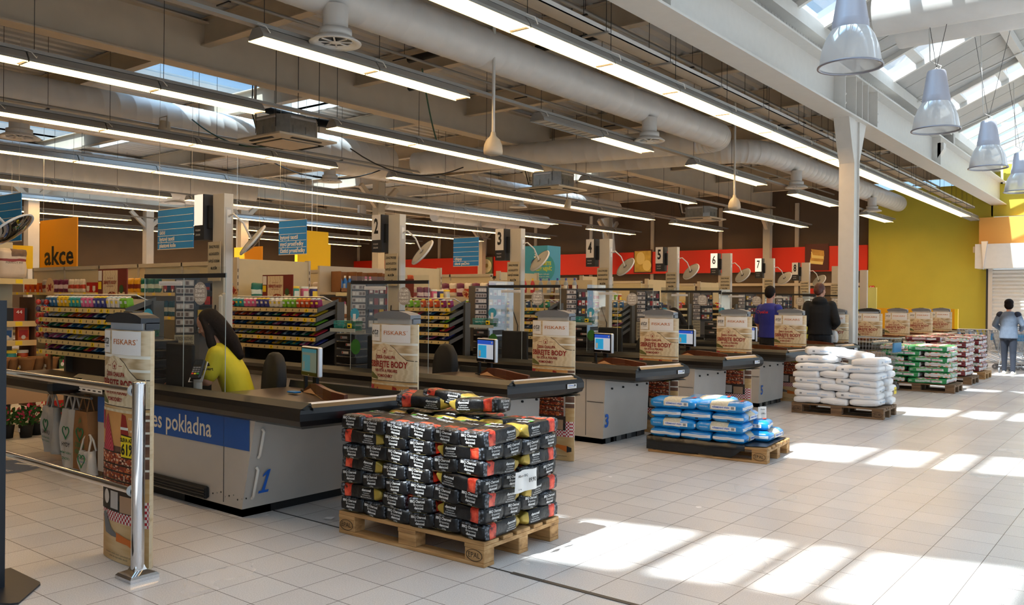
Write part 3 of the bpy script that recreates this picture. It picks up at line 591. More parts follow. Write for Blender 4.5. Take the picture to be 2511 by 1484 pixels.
def checkout(n):
    y0 = 2.1*(n-1); first = n == 1
    t = thing('checkout_counter', ('checkout counter with the blue pokladna sign, nearest the camera' if first else '%s checkout counter from the camera, between banners %d and %d' % (ORD[n], n, n+1)), 'checkout counter', (0, y0, 0), group=None)
    XL = -3.3 if first else -5.3; XB = -2.9 if first else -5.1
    xb, xt = (-.85, -.70) if first else (-.575, -.55)
    b = MB()
    b.add([(-1.6, .33, .06), (xb, .33, .06), (xb, 1.27, .06), (-1.6, 1.27, .06), (-1.6, .33, .70), (xt, .33, .70), (xt, 1.27, .70), (-1.6, 1.27, .70)],
        [(0, 3, 2, 1), (4, 5, 6, 7), (0, 1, 5, 4), (1, 2, 6, 5), (2, 3, 7, 6), (3, 0, 4, 7)], LGREY)
    b.box(XB, .33, .06, -1.6, .60, .70, LGREY); b.box(XB, .6, .06, -2.75, 1.0, .70, LGREY)
    b.box(xb-.22, .327, .08, xb-.216, .331, .69, DGREY); b.box(xb-1.3, .327, .08, xb-1.296, .331, .69, DGREY)
    if not first: b.box(xb-.2, .326, .44, xb-.0, .331, .446, DGREY)
    else: b.box(-2.55, .326, .5, -2.44, .332, .53, BLK2)
    for yy in ((.13, .36, .66, .88) if not first else ()): b.cyl((xb+.01, .33+yy-.0, .585), (xt+.012, .33+yy, .585), .011, BLK2, 8)
    if first:
        for k in range(9): b.cyl((-1.2+.05*k, .328, .12+.012*(k % 3)), (-1.2+.05*k, .332, .12+.012*(k % 3)), .006, STEEL if k % 2 else BLK2, 6)
    # numbers on the end panel
    if n in (1, 3, 5):
        h = {1: .16, 3: .155, 5: .15}[n]
        q0 = Vector((xb, 0, .06)); q1 = Vector((xt, 0, .70)); up = (q1-q0).normalized()
        M = fr((xb+(xt-xb)*.32+.003, {1: .43, 3: .385, 5: .275+.15}[n], .24), (0, 1, 0), up)
        if first:
            for q in ([(-.004, -.066), (.022, -.066), (.046, .085), (.026, .085)], [(-.03, -.085), (.052, -.085), (.055, -.066), (-.027, -.066)], [(.026, .085), (.03, .055), (-.012, .035), (-.008, .055)]): b.poly([(x+.035, y, .003) for x, y in q], BLUEP, M)
        else: b.text(str(n), h*1.25, BLUEP, M, 0, 0, .002, w={3: .075, 5: .08}[n], bold=.03)
    b.build('cabinet', t)
    b = MB(); b.box(XB+.05, .35, 0, xb-.02, .58, .06, BLK2); b.box(-1.6, .35, 0, xb-.02, 1.25, .06, BLK2)
    if not first:
        for k in range(4): b.box(xb-.03, .4+.22*k, 0, xb-.01, .5+.22*k, .055, BLACK)
    b.build('plinth', t)
    # bumper rim
    path = [(XL, .28), (-.16, .28), (-.03, 1.22), (-.14, 1.34), (-1.55, 1.34)]
    b = MB(); sweep(b, path, [(-.30, .655), (-.06, .675), (-.01, .70), (.006, .735), (.006, .78), (-.012, .812)], [RIMG, RIMG, BLACK, BLACK, BLACK])
    b.add([(-.14, 1.33, .66), (-.05, 1.20, .66), (-.3, .55, .66), (-.5, 1.3, .66)], [(0, 1, 2, 3)], RIMG); b.build('bumper', t)
    b = MB(); sweep(b, path[:2], [(-.012, .812), (-.075, .845), (-.085, .845), (-.10, .79)], [RIMG, RIMG, RIMG]); sweep(b, path[2:], [(-.012, .812), (-.075, .845), (-.085, .845), (-.10, .79)], [RIMG, RIMG, RIMG])
    b.add([(-.16-.02, .29, .812), (-.21, .375, .846), (-.14, .38, .80), (-.15, .35, .83)], [(0, 1, 3), (1, 2, 3)], BLACK); b.build('top_trim', t)
    b = MB(); sweep(b, [(-.152, .36), (-.045, 1.16)], [(-.012, .812), (-.05, .832), (-.085, .84), (-.10, .79)], [BLACK, M_('strip_alu', 'cfcfd2', .3), M_('strip_alu', 'cfcfd2', .3)]); b.build('end_strip', t, label='bright silver strip along the end of the counter')
    b = MB(); b.poly([(XL, .36, .79), (-.24, .36, .79), (-.13, 1.26, .79), (-1.55, 1.26, .79), (-1.55, .62, .79), (-2.75, .62, .79), (-2.75, 1.05, .79), (XL, 1.05, .79)], DECK)
    b.build('packing_deck', t)
    b = MB(); b.box(XL+.02, .42, .79, -2.5, .98, .798, BELT); b.cyl((XL+.02, .42, .765), (XL+.02, .98, .765), .033, BELT, 12); b.build('conveyor_belt', t)
    b = MB(); b.box(XL, 1.0, .66, -2.75, 1.06, .84, SILVER); b.box(XL, 1.06, .70, -2.75, 1.075, .80, BLACK); b.box(XL, .98, .8, -2.75, 1.0, .86, BLACK); b.build('side_rail', t)
    b = MB(); pts = [(-1.1, 1.06), (-1.0, 1.05), (-.85, .98), (-.6, .84), (-.45, .79), (-.33, .80)]; hh = [.02, .075, .085, .085, .075, .06]
    o1 = offset_path(pts, .018); o2 = offset_path(pts, -.018); N = len(pts)
    vs = [(p.x, p.y, .79) for p in o1]+[(p.x, p.y, .79) for p in o2]+[(p.x, p.y, .79+h) for p, h in zip(o1, hh)]+[(p.x, p.y, .79+h) for p, h in zip(o2, hh)]
    fs = []
    for i in range(N-1): fs += [(i, i+1, 2*N+i+1, 2*N+i), (N+i+1, N+i, 3*N+i, 3*N+i+1), (2*N+i, 2*N+i+1, 3*N+i+1, 3*N+i)]
    fs += [(0, 2*N, 3*N, N), (N-1, 2*N-1, 4*N-1, 3*N-1)]
    b.add(vs, fs, WEDGE); b.poly([(p.x-.0, p.y-.001, .80+.03*(i % 2)) for i, p in enumerate(offset_path(pts[:5], .0195))]+[(p.x, p.y-.001, .792) for p in reversed(offset_path(pts[:5], .0195))], WORN)
    b.build('divider', t, label='curved dark wooden goods divider')
    b = MB(); M = T(-1.42, .50, .792)
    for k in range(3): b.disc(0, 0, .26-.03*k, [PAPER, MGREY, M_('scanner_glass', '3d4a4a', .1)][k], M, .001*(k+1), 32, ry=(.13-.025*k))
    b.build('scanner_plate', t)
    if first:
        M = fr((-1.9, .328, .575), (1, 0, 0), (0, 0, 1)); b = MB(); b.rect(-1.0, -.105, 1.135, .105, M_('sign_blue', '0b4f9e', .5), M, .001)
        b.text('Expres pokladna', .185, M_('sign_beige', 'ddd3c0', .5), M, .12, 0, .003, w=1.12, bold=.012); b.build('sign_panel', t, label='blue panel with the word pokladna')
        b = MB(); b.bev(-2.4, .29, .075, -1.24, .33, .165, .012, BLK2)
        for k in range(4): b.box(-2.4, .285, .085+.02*k, -1.24, .292, .093+.02*k, BLACK)
        b.build('kick_buffer', t)
        for (z0, z1) in ((.42, .62), (.13, .35)):
            b = MB(); f = lambda z: xb+(xt-xb)*(z-.06)/.64
            b.tube([(f(z0)+.012, .39-.0, z0), (f(z0)+.03, .39, z0+.015), (f(z1)+.03, .39, z1-.015), (f(z1)+.012, .39, z1)], .011, WHITE, 6); b.build('guard_bar', t)
        b = MB(); M = fr((-2.8, .272, .735), (1, 0, 0), (0, 0, 1)); b.rect(-.35, -.018, .1, .018, PAPER, M, .006); 
        for k in range(5): b.rect(-.33+.09*k, -.006, -.28+.09*k, .004, TXK, M, .007)
        b.build('price_strip', t)
    else:
        b = MB(); e = Vector((-.03+.16, 1.22-.28, 0)).normalized(); M = fr((-.03-.13*.2+.012, 1.05, .757), tuple(e), (0, 0, 1)); b.rect(-.06, -.02, .06, .02, PAPER, M, .006)
        b.rect(-.05, .004, .02, .009, BLUEP, M, .007); b.rect(-.05, -.008, .045, -.005, TXK, M, .007); b.rect(.025, .0, .05, .014, DGREY, M, .007); b.build('info_label', t)
    return t
for n in range(1, 12): checkout(n)
# ------------------------------------------------------------------ lane post, number sign, mirror
def lane_post(n):
    y0 = 2.1*(n-1); t = thing('lane_post', 'square beige steel post of checkout %s' % (n if 2 <= n <= 8 else {0: 'zero at the left edge', 1: 'one behind the cashier', 9: 'nine beyond the white column'}[n]), 'post', (-2.385, y0+1.16, 0)); b = MB()
    b.box(-.085, -.045, 0, .085, .045, 2.42, CREAM); b.box(.086, -.03, 1.3, .088, .03, 2.3, LGREY); b.build('pole', t)
    b = MB(); b.tube([(.03, -.05, .95), (.06, -.06, 1.2), (-.03, -.055, 1.4), (-.03, -.05, 1.45)], .006, BLK2, 5); b.build('cable', t)
    if n == 0: return
    b = MB(); M = fr((.0, -.085, 1.83), (1, 0, 0), (0, 0, 1)); b.box(-.095, -.17, -.004, .095, .17, .0, M_('placard_beige', 'b9a98a', .6), M)
    for k, s in enumerate(('ZÁKAZ PRODEJE', 'ALKOHOLICKÝCH', 'NÁPOJŮ OSOBÁM', 'MLADŠÍM', '18 LET.')): b.text(s, .034, TXK, M, 0, .125-.062*k, .002, w=(.155, .155, .165, .09, .065)[k], bold=.02)
    b.build('alcohol_notice', t)
NUMW = M_('sign_lit_white', 'f1ece0', .4, emis=('fff3e0', .55)); NUMO = M_('sign_white', 'ddd6cc', .5)
def lane_sign(n):
    y0 = 2.1*(n-1); t = thing('number_sign', ('number sign box reading %d beside its post' % n) if n > 1 else 'number sign box with a glowing bulb, turned edge-on behind the cashier', 'sign', (-2.58, y0+1.1, 2.02)); b = MB()
    f = NUMW if n in (6, 7, 1) else NUMO
    b.box(-.08, -.05, .13, .055, .06, .40, f); b.box(-.08, -.05, 0, .055, .06, .13, DGREY); b.box(.055, -.05, 0, .075, .06, .40, DGREY); b.build('box', t)
    b = MB(); M = fr((-.012, -.051, .27), (1, 0, 0), (0, 0, 1))
    if n > 1: b.text(str(n), .22, TXK, M, 0, 0, .001, w=.065, bold=.01 if n in (6, 7) else .03)
    if n > 1: b.build('number', t)
    for s_, z_ in (('POSLEDNÍ', -.185), ('ZÁKAZNÍK', -.225)): b = MB(); b.text(s_, .022, NUMO, M, -.005, z_, .001, w=.075); b.build('caption', t)
    b = MB(); b.box(.075, -.02, .1, .11, .02, .3, BLK2); b.build('bracket', t)
def mirror(n):
    y0 = 2.1*(n-1)
    c = Vector((-2.13, y0+1.28, 2.02)); N = Vector((.33, .70, -.60)).normalized()
    if n == 0: c = Vector((-2.02, -.70, 1.965)); N = Vector((.45, .45, -.76)).normalized()
    t = thing('safety_mirror', {0: 'convex round mirror reflecting the shelves, cut off by the left edge', 1: 'round convex mirror seen almost edge-on above the cashier', 9: 'thin far mirror on the post beyond checkout 8'}.get(n, 'round convex mirror on a curved arm at checkout %d' % n), 'mirror', tuple(c)); b = MB()
    x = N.orthogonal().normalized(); M = fr((0, 0, 0), tuple(x), tuple(N.cross(x)))
    b.lathe([(.001, -.004), (.1, -.004), (.155, -.001), (.163, .006)], MBACK, 32, M); b.build('back_shell', t)
    b = MB(); b.lathe([(.001, .05), (.06, .046), (.12, .028), (.16, .006)], MIRR, 32, M); b.build('reflecting_face', t)
    b = MB(); b.lathe([(.155, .008), (.165, .014), (.168, .004), (.158, -.004)], WHITE, 36, M); b.build('rim', t)
    b = MB(); b.disc(0, 0, .032, DGREY, M, -.006); p = Vector((-2.30, y0+1.16, 2.22))-c; e = N*-.008
    m_ = p+Vector((.07, 0, .02)); b.tube([p, p.lerp(m_, .5)+Vector((0, 0, .004)), m_, m_.lerp(e, .5)+Vector((.015, 0, .03)), e], .009, WHITE, 7); b.box(p.x-.005, -.02+p.y, p.z-.06, p.x+.005, .02+p.y, p.z+.06, WHITE); b.build('arm', t)
for n in range(0, 10):
    lane_post(n); mirror(n)
    if 1 <= n <= 8: lane_sign(n)
# ------------------------------------------------------------------ monitors, terminals, screens, racks per lane
SCRB = M_('screen_blue', '2b56c8', .3, emis=('2b56c8', .4)); SCRW = M_('screen_pale', 'c9d4e6', .3, emis=('c9d4e6', .3)); SCRC = M_('screen_cyan', '2a9ed6', .3, emis=('2a9ed6', .4))
SCRD = M_('screen_dim', '5d6b66', .3, emis=('5d6b66', .35)); SCRT = M_('screen_teal', '2b6f80', .3, emis=('2b6f80', .35))
def monitor(n):
    y0 = 2.1*(n-1); t = thing('customer_monitor', '%s on the counter of checkout %d' % ('dim touch screen monitor' if n == 1 else 'touch screen monitor with a blue menu', n), 'monitor', (-1.04, y0+1.06, .79), rz=radians(-13)); b = MB()
    b.bev(-.15, -.012, .125, .15, .028, .355, .008, SILVER); M = fr((0, -.0125, .24), (1, 0, 0), (0, 0, 1)); b.rect(-.142, -.108, .142, .108, BLACK, M, .001); b.rect(-.02, -.104, .0, -.098, SILVER, M, .002); b.build('casing', t)
    b = MB(); b.rect(-.125, -.08, .125, .098, SCRD if n == 1 else SCRW, M, .003); b.rect(-.125, .06 if n > 1 else .07, .125, .098, SCRT if n == 1 else SCRB, M, .004); b.rect(-.11, -.07, .02, .05, SCRT if n == 1 else SCRC, M, .005)
    if n > 1: b.disc(.105, .08, .01, PAPER, M, .006, 12)
    b.rect(-.1, -.06, -.07, .0, PAPER if n > 1 else SCRD, M, .006); b.build('screen', t)
    b = MB(); b.box(-.03, .03, .0, .03, .055, .2, BLK2); b.box(-.1, -.03, 0, .1, .1, .012, BLK2); b.box(-.17, .02, 0, -.145, .045, .3, BLK2); b.box(-.18, .0, 0, -.13, .06, .01, BLK2); b.build('stand', t)
for n in range(1, 8): monitor(n)
SCREENL = M_('screen_edge_dark', '1e1f22', .4)
def plexi(n):
    y0 = 2.1*(n-1); t = thing('plexiglass_screen', 'clear plexiglass screen with a dark top edge round the cashier of checkout %d' % n, 'screen', (0, y0, .79)); P_ = [(-2.16, .80), (-2.16, .33), (-1.72, .40), (-1.2, .42)]
    b = MB(); e = MB()
    for i in range(3):
        p, q = P_[i], P_[i+1]; b.add([(p[0], p[1], .03), (q[0], q[1], .03), (q[0], q[1], .95 if i < 2 else .95), (p[0], p[1], .95)], [(0, 1, 2, 3)], PLEXI)
        M = fr((p[0], p[1], 0), (q[0]-p[0], q[1]-p[1], 0), (0, 0, 1)); L = sqrt((q[0]-p[0])**2+(q[1]-p[1])**2); e.box(0, .87, -.006, L, .902, .006, SCREENL, M)
    b.build('panel', t); e.build('top_edge', t, label='dark top edge strip')
    for (x, y) in P_[1:]: b = MB(); b.box(x-.002, y-.002, 0, x+.002, y+.002, .9, M_('plexi_edge', 'a8afa9', .2)); b.build('edge_post', t)
    M = fr((-1.5, .405, .755), (1, .04, 0), (0, 0, 1)); b = MB(); b.disc(0, 0, .085, M_('sticker_grey', 'a29a92', .6), M, .004, 28)
    for k, s in enumerate(('DĚKUJEME,', 'ŽE NÁM TO', 'POMÁHÁTE', 'ZVLÁDNOUT')): b.text(s, .032, TXW, M, 0, .05-.033*k, .006, w=.115, bold=.02)
    b.build('round_sticker', t, label='round grey thank-you sticker')
    b = MB(); M = fr((-2.10, .33, .58), (1, .16, 0), (0, 0, 1)); b.disc(0, .0, .055, M_('sticker_blue', '3f9dbb', .6), M, .004, 20); b.rect(-.02, -.075, .015, .0, PAPER, M, .006); b.build('blue_sticker', t)
    b = MB(); M = fr((-2.09, .335, .26), (1, .16, 0), (0, 0, 1)); b.disc(0, 0, .06, M_('sticker_green', '2f6a25', .6), M, .004, 20, ry=.075); b.build('green_sticker', t)
    b = MB(); M = fr((-1.87, .38, .83), (1, .16, 0), (0, 0, 1)); b.rect(-.13, -.016, .13, .016, PAPER, M, .004)
    for k in range(2): b.rect(-.12, -.01+.012*k, .12, -.007+.012*k, MGREY, M, .006)
    b.build('notice_strip', t)
for n in range(1, 9): plexi(n)
PCK = ['a8201c', 'd8d2c8', '2c3440', 'caa12a', '6a6460', 'b8b0a4', '22314e', '7a1a22']
def cigrack(n):
    y0 = 2.1*(n-1); t = thing('cigarette_rack', 'cigarette cabinet with packs behind the cashier of checkout %d' % n, 'rack', (-3.02, y0+1.09, 0)); M = fr((0, 0, 0), (.21, .39, 0), (0, 0, 1))
    b = MB(); b.box(0, .9, -.25, .445, 1.70, -.02, M_('rack_grey', '55504c', .6), M); b.box(.16, 1.18, -.02, .178, 1.69, .0, DGREY, M); b.box(.43, .9, -.02, .445, 1.7, 0, DGREY, M); b.box(.02, 0, -.2, .42, .9, -.05, BLACK, M); b.build('cabinet', t)
    rnd = random.Random(n)
    b = MB()
    for r in range(7):
        z = 1.19+.072*r; b.box(.005, z, -.02, .155, z+.052, .0, M_('drawer_clear', 'b5aaa2', .35), M)
        for c in range(4): b.rect(.012+.036*c, z+.008, .012+.036*c+.026, z+.04, M_('drw%d' % rnd.choice([0, 1, 2]), ['8f8078', '6f5f58', 'cfc6be'][rnd.choice([0, 1, 2])], .6), M, .002)
    b.build('price_drawers', t, label='pale price drawers')
    b = MB(); pk = MB()
    for r in range(4):
        z = 1.2+.125*r; b.box(.18, z-.015, -.02, .43, z, .03, DGREY, M)
        for c in range(4):
            col = PCK[rnd.randrange(8)]; x = .19+.06*c; pk.box(x, z, -.02, x+.048, z+.075, .015, M_('pack_'+col, col, .5), M); pk.rect(x+.008, z+.01, x+.04, z+.038, M_('pack_lbl%d' % (c % 2), ['e0d8d0', '8a2a24'][c % 2], .6), M, .016)
    b.build('shelf', t); pk.build('cigarette_packs', t, kind='stuff')
    b = MB(); b.box(-.01, .86, -.02, .16, 1.17, .002, M_('placard_beige', 'b9a98a', .6), M)
    for k, s in enumerate(('ZÁKAZ PRODEJE ALKOHOLICKÝCH NÁPOJŮ,', 'TABÁKOVÝCH VÝROBKŮ, KUŘÁCKÝCH POMŮCEK,', 'ELEKTRONICKÝCH CIGARET, BYLINNÝCH', 'VÝROBKŮ URČENÝCH KE KOUŘENÍ', 'OSOBÁM MLADŠÍM 18 LET')): b.text(s, .05, TXK, M, .075, 1.135-.052*k, .004, w=.15, bold=.01)
    b.build('age_notice', t)
for n in range(1, 10): cigrack(n)
def postill(n):
    y0 = 2.1*(n-1); t = thing('till_unit', 'black till and printer stack behind the plexiglass of checkout %d' % n, 'till', (-2.3, y0+.5, .8)); b = MB()
    for k in range(5): b.bev(-.16, -.1, .075*k, .14, .12, .075*k+.068, .006, [DGREY, BLACK][k % 2]); 
    M = fr((0, -.101, 0), (1, 0, 0), (0, 0, 1))
    for z, x in ((.03, -.08), (.18, -.02), (.26, .04), (.33, -.04)): b.rect(x-.05, z-.012, x+.05, z+.012, M_('till_label', 'b9b2ac', .6), M, .001); b.rect(x-.045, z-.01, x-.03, z+.01, REDT, M, .002)
    b.build('casing', t); b = MB(); b.bev(.24, -.05, 0, .62, -.02, .36, .01, BLK2); b.cyl((.5, .02, 0), (.5, .02, .3), .012, BLACK, 6); b.build('operator_screen', t)
for n in range(1, 9): postill(n)
def basket(n, k):
    y0 = 2.1*(n-1); col = [M_('basket_teal', '2a9a92', .5), M_('basket_green', '1f6a4a', .5)][k]; t = thing('basket', '%s plastic basket on the shelf behind the plexiglass of checkout %d' % (['teal', 'dark green'][k], n), 'basket', (-2.32+.17*k-.0, y0+.36, 1.21)); b = MB()
    for i in range(9):
        x = -.07+.14*i/8
        for y in (-.05, .05): b.tube([(x*.9, y*.9, .0), (x, y, .085)], .0025, col, 4)
    for z, s in ((0, .9), (.03, .93), (.06, .97), (.085, 1)): b.tube([(-.07*s, -.05*s, z), (.07*s, -.05*s, z), (.07*s, .05*s, z), (-.07*s, .05*s, z)], .003, col, 4, closed=True)
    b.box(-.062, -.044, 0, .062, .044, .004, col); b.box(-.055, -.04, .004, .055, .04, .04, M_('basket_fill', '1d4a3a', .6)); b.build('cage', t); 
    if k: b = MB(); b.box(-.03, -.056, .02, .03, -.053, .065, TAGY); b.box(-.02, -.058, .03, .01, -.056, .05, TXK); b.build('price_tag', t)
for n in range(1, 6):
    for k in range(2): basket(n, k)
    b = MB(); b.box(-2.42, 2.1*(n-1)+.29, 1.2, -2.05, 2.1*(n-1)+.44, 1.205, PLEXI); b.box(-2.42, 2.1*(n-1)+.287, 1.19, -2.05, 2.1*(n-1)+.291, 1.225, M_('plexi_edge', 'c8cfc9', .2)); b.box(-2.43, 2.1*(n-1)+.42, .79, -2.42, 2.1*(n-1)+.43, 1.21, STEEL)
    b.build('acrylic_shelf', label='clear acrylic basket shelf of checkout %d' % n, cat='shelf')
def chair(n):
    y0 = 2.1*(n-1); t = thing('office_chair', 'black cashier chair with a rounded backrest at checkout %d' % n, 'chair', (-1.78, y0+1.08, 0), rz=radians(-18)); b = MB()
    prof = [(-.16, 0), (-.20, .12), (-.21, .3), (-.17, .42), (-.09, .49), (0, .505), (.09, .49), (.17, .42), (.21, .3), (.20, .12), (.16, 0)]
    M = Matrix.Translation((0, .14, .56)) @ RX(radians(86)); N = len(prof)
    for s, z in ((1, -.025), (.93, -.045)): pass
    vs = [];
    for s, z in ((.9, .05), (1, .03), (1, -.02), (.9, -.04)): vs += [(x*s, .25+(y-.25)*s, z) for x, y in prof]
    fs = [tuple(range(N)), tuple(range(4*N-1, 3*N-1, -1))]
    for k in range(3):
        for i in range(N): j = (i+1) % N; fs.append((k*N+j, k*N+i, (k+1)*N+i, (k+1)*N+j))
    b.add(vs, fs, BLK2, M, True); b.build('backrest', t)
    b = MB(); b.bev(-.23, -.25, .46, .23, .2, .54, .05, BLK2); b.build('seat', t)
    b = MB(); b.cyl((0, 0, .06), (0, 0, .46), .028, DGREY, 10); b.box(-.03, .1, .5, .03, .17, .75, DGREY); b.build('column', t)
    for k in range(5):
        a = 2*pi*k/5; b = MB(); b.tube([(0, 0, .09), (.26*cos(a), .26*sin(a), .06)], [.025, .015], DGREY, 6); b.cyl((.26*cos(a), .26*sin(a)-.012, .025), (.26*cos(a), .26*sin(a)+.012, .025), .025, BLACK, 10); b.build('leg', t)
for n in (1, 2, 3, 4): chair(n)
t = thing('card_terminal', 'black card payment terminal on a grey stalk in front of the cashier', 'card terminal', (-1.6, .45, .79)); b = MB()
b.cyl((0, 0, 0), (0, 0, .14), .032, LGREY, 14); b.cyl((0, 0, .0), (0, 0, .015), .05, LGREY, 14); b.build('stalk', t)
M = T(-.0, 0, .185) @ RZ(radians(35)) @ RX(radians(52)); b = MB(); b.bev(-.04, -.085, -.02, .04, .085, .02, .01, BLACK, M); b.rect(-.03, .025, .03, .07, M_('term_screen', '2d3236', .15), M, .021)
for i in range(4):
    for j in range(3): b.box(-.028+.02*j, -.06+.018*i, .02, -.013+.02*j, -.048+.018*i, .024, MGREY if i else [M_('key_red', 'c02a20', .5), TAGY, M_('key_green', '2c9a48', .5)][j], M)
b.build('keypad_body', t); b = MB(); b.tube([tuple(M @ Vector(p)) for p in ((.045, .08, -.02), (.05, -.1, -.02), (-.05, -.1, -.02), (-.045, .02, -.02))], .005, WHITE, 6); b.build('holder_frame', t)
t = thing('telephone_handset', 'white telephone handset mounted on the post behind the cashier', 'telephone', (-2.295, 1.10, 1.32)); b = MB(); b.bev(-.0, -.02, 0, .05, .02, .24, .015, CREAM); b.bev(.01, -.055, .0, .05, -.015, .22, .014, CREAM); b.build('handset', t)
b = MB(); b.tube([(.02+.012*sin(k*1.3), 0, -.01-.012*k) for k in range(14)], .004, CREAM, 5); b.build('coiled_cord', t)
for n, (x, y, z) in enumerate(((-1.02, 5.35, .8), (-.78, 5.32, .8), (-1.06, .92, .8))):
    b = MB(); b.bev(-.05, -.03, 0, .05, .03, (.05, .05, .012)[n], .004, M_('box_blue', '1c74b4', .5)); b.build('small_box', label=['blue flyer box left of the monitor at checkout 3', 'blue flyer box right of the monitor at checkout 3', 'blue slip of paper beside the wooden divider at checkout 1'][n], cat='box', loc=(x, y, z))
# ------------------------------------------------------------------ security gates with wraparound banners
CHK = ramp_mat('red_white_check', 'check', 62, [(0, 'b3202a'), (1, 'e7dcd4')], .7); DOTR = ramp_mat('red_dots', 'check', 80, [(0, 'a8182a'), (1, 'c9505a')], .7)
BRK = ramp_mat('brick_print', 'noise', 4, [(.3, '5a3a2c'), (.7, '8a6248')], .7, stretch=(1, 1, 5)); OAK = ramp_mat('oak_print', 'wave', 2, [(0, 'd9b988'), (1, 'c39a62')], .6, stretch=(.4, 1, 14))
AMB = ramp_mat('amber_wood_print', 'noise', 3, [(.3, 'c07c3c'), (.7, 'dca05c')], .6); FOOD = ramp_mat('dried_fruit_print', 'voronoi_cell', 55, [(0, '8c2c14'), (.3, 'c8642a'), (.5, '5a1a10'), (.7, 'd9b090'), (.85, 'a03c18')], .5, stretch=(1, 1, 1.6))
SHADE = M_('print_dark_brown', '3a2a20', .6)
def wrap(v):
    u = max(-1, min(1, v.x/.25)); return Vector((v.x, -.03-.045*sqrt(max(0, 1-u*u))-v.z, v.y))
def banner_mesh():
    b = MB(); N = 24
    def band(x0, x1, z0, z1, mt, off=0.0, n=None):
        n = n or max(2, int((x1-x0)/.02)); pts = [x0+(x1-x0)*i/n for i in range(n+1)]
        vs = [wrap(Vector((x, z0, off))) for x in pts]+[wrap(Vector((x, z1, off))) for x in pts]
        b.add(vs, [(i, i+1, n+2+i, n+1+i) for i in range(n)], mt, None, True)
    def polyw(pts, mt, off):   # column-sliced polygon given as lower/upper height functions
        for (x0, a0, c0), (x1, a1, c1) in zip(pts[:-1], pts[1:]):
            n = max(1, int((x1-x0)/.02)); 
            for k in range(n):
                s, e = k/n, (k+1)/n; X0 = x0+(x1-x0)*s; X1 = x0+(x1-x0)*e
                b.add([wrap(Vector(q)) for q in ((X0, a0+(a1-a0)*s, off), (X1, a0+(a1-a0)*e, off), (X1, c0+(c1-c0)*e, off), (X0, c0+(c1-c0)*s, off))], [(0, 1, 2, 3)], mt)
    W2 = .25
    for z0, z1, mt in ((0, .225, OAK), (.225, .37, CHK), (.37, .5, OAK), (.5, .865, BRK), (.865, .885, OAK), (.885, .89, SHADE), (.89, 1.09, PLANK), (1.09, 1.105, WHP), (1.105, 1.165, PLANK), (1.165, 1.182, WHP), (1.182, 1.323, PLANK)): band(-W2, W2, z0, z1, mt)
    for k in range(5): band(.1, W2, .54+.07*k, .552+.07*k, WHP, .001)
    band(-W2, .19, .66, .865, AMB, .001); band(-W2, W2, .855, .87, WODL, .002)
    band(-.232, -.12, 1.19, 1.318, PAPER, .002); band(-.098, .2, 1.183, 1.318, PAPER, .002)
    polyw([(-W2, .89, 1.09), (-.22, .89, 1.10), (-.17, .89, 1.12), (-.12, .89, 1.165), (-.075, .89, 1.175), (0, .89, 1.165), (.05, .89, 1.14), (.09, .89, 1.105), (.13, .89, 1.08), (.17, .89, 1.055), (W2, .89, 1.05)], WODL, .001)
    polyw([(0, 1.16, 1.165), (.05, 1.135, 1.14), (.09, 1.1, 1.105), (.13, 1.075, 1.08), (.17, 1.05, 1.055), (W2, 1.045, 1.05)], SHADE, .002)
    polyw([(-W2, .905, .955), (-.2, .9, .945), (-.14, .895, .91)], M_('rosemary_print', '6b6a38', .6), .002)
    tx = lambda s, h, x, z, w, mt, bold=.035, shear=0: b.text(s, h, mt, None, x, z, .004, w=w, bold=bold, shear=shear, fn=wrap)
    tx('eta', .075, -.18, 1.262, .085, TXK, .0, .35); tx('tak je doma', .016, -.16, 1.228, .05, TXK, 0)
    tx('FISKARS', .042, .045, 1.255, .23, ORT, .005); tx('®', .012, .172, 1.27, .009, ORT, 0)
    tx('ČESKÁ CHALUPA', .034, -.055, 1.068, .225, REDT); tx('SBÍREJTE BODY', .066, -.025, 1.013, .41, REDT, .03); tx('NA ETA A FISKARS', .03, -.045, .965, .25, REDT); tx('POMOCNÍKY', .03, -.055, .925, .175, REDT)
    for p, q in (((-.145, 1.118), (-.105, 1.118)), ((-.01, 1.118), (.03, 1.118)), ((-.08, 1.1), (-.08, 1.128)), ((-.035, 1.1), (-.035, 1.128)), ((-.08, 1.1), (-.035, 1.1)), ((-.088, 1.124), (-.0575, 1.146)), ((-.0575, 1.146), (-.027, 1.124))):
        a = Vector((p[0], p[1])); c = Vector((q[0], q[1])); d = (c-a).normalized(); n = Vector((-d.y, d.x))*.0015
        b.add([wrap(Vector((v.x, v.y, .004))) for v in (a-n, c-n, c+n, a+n)], [(0, 1, 2, 3)], REDT)
    b.add([wrap(Vector((-.0575+.012*x, 1.113+.011*y, .004))) for x, y in ((0, -1), (.8, .2), (.7, .8), (.3, .9), (0, .5), (-.3, .9), (-.7, .8), (-.8, .2))], [tuple(range(8))], REDT)
    # towels, price tag, dehydrator, cloth, knife
    polyw([(-.20, .62, .63), (-.165, .62, .81), (-.14, .62, .84), (-.06, .63, .66)], DOTR, .004); polyw([(-.235, .75, .85), (-.19, .74, .85)], DOTR, .003); polyw([(.02, .70, .78), (.03, .7, .85), (.07, .7, .84), (.10, .72, .74)], REDT, .003); band(.02, .1, .76, .775, WHP, .005, 4)
    polyw([(.03, .60, .735), (.18, .60, .725), (.205, .665, .668)], TXK, .005); polyw([(.03, .607, .729), (.176, .607, .72), (.196, .665, .668)], TAGY, .006)
    b.text('SLEVA AŽ', .03, TXK, None, .085, .703, .008, w=.12, bold=.03, fn=wrap); b.text('61%', .085, TXK, None, .10, .648, .008, w=.13, bold=.03, fn=wrap)
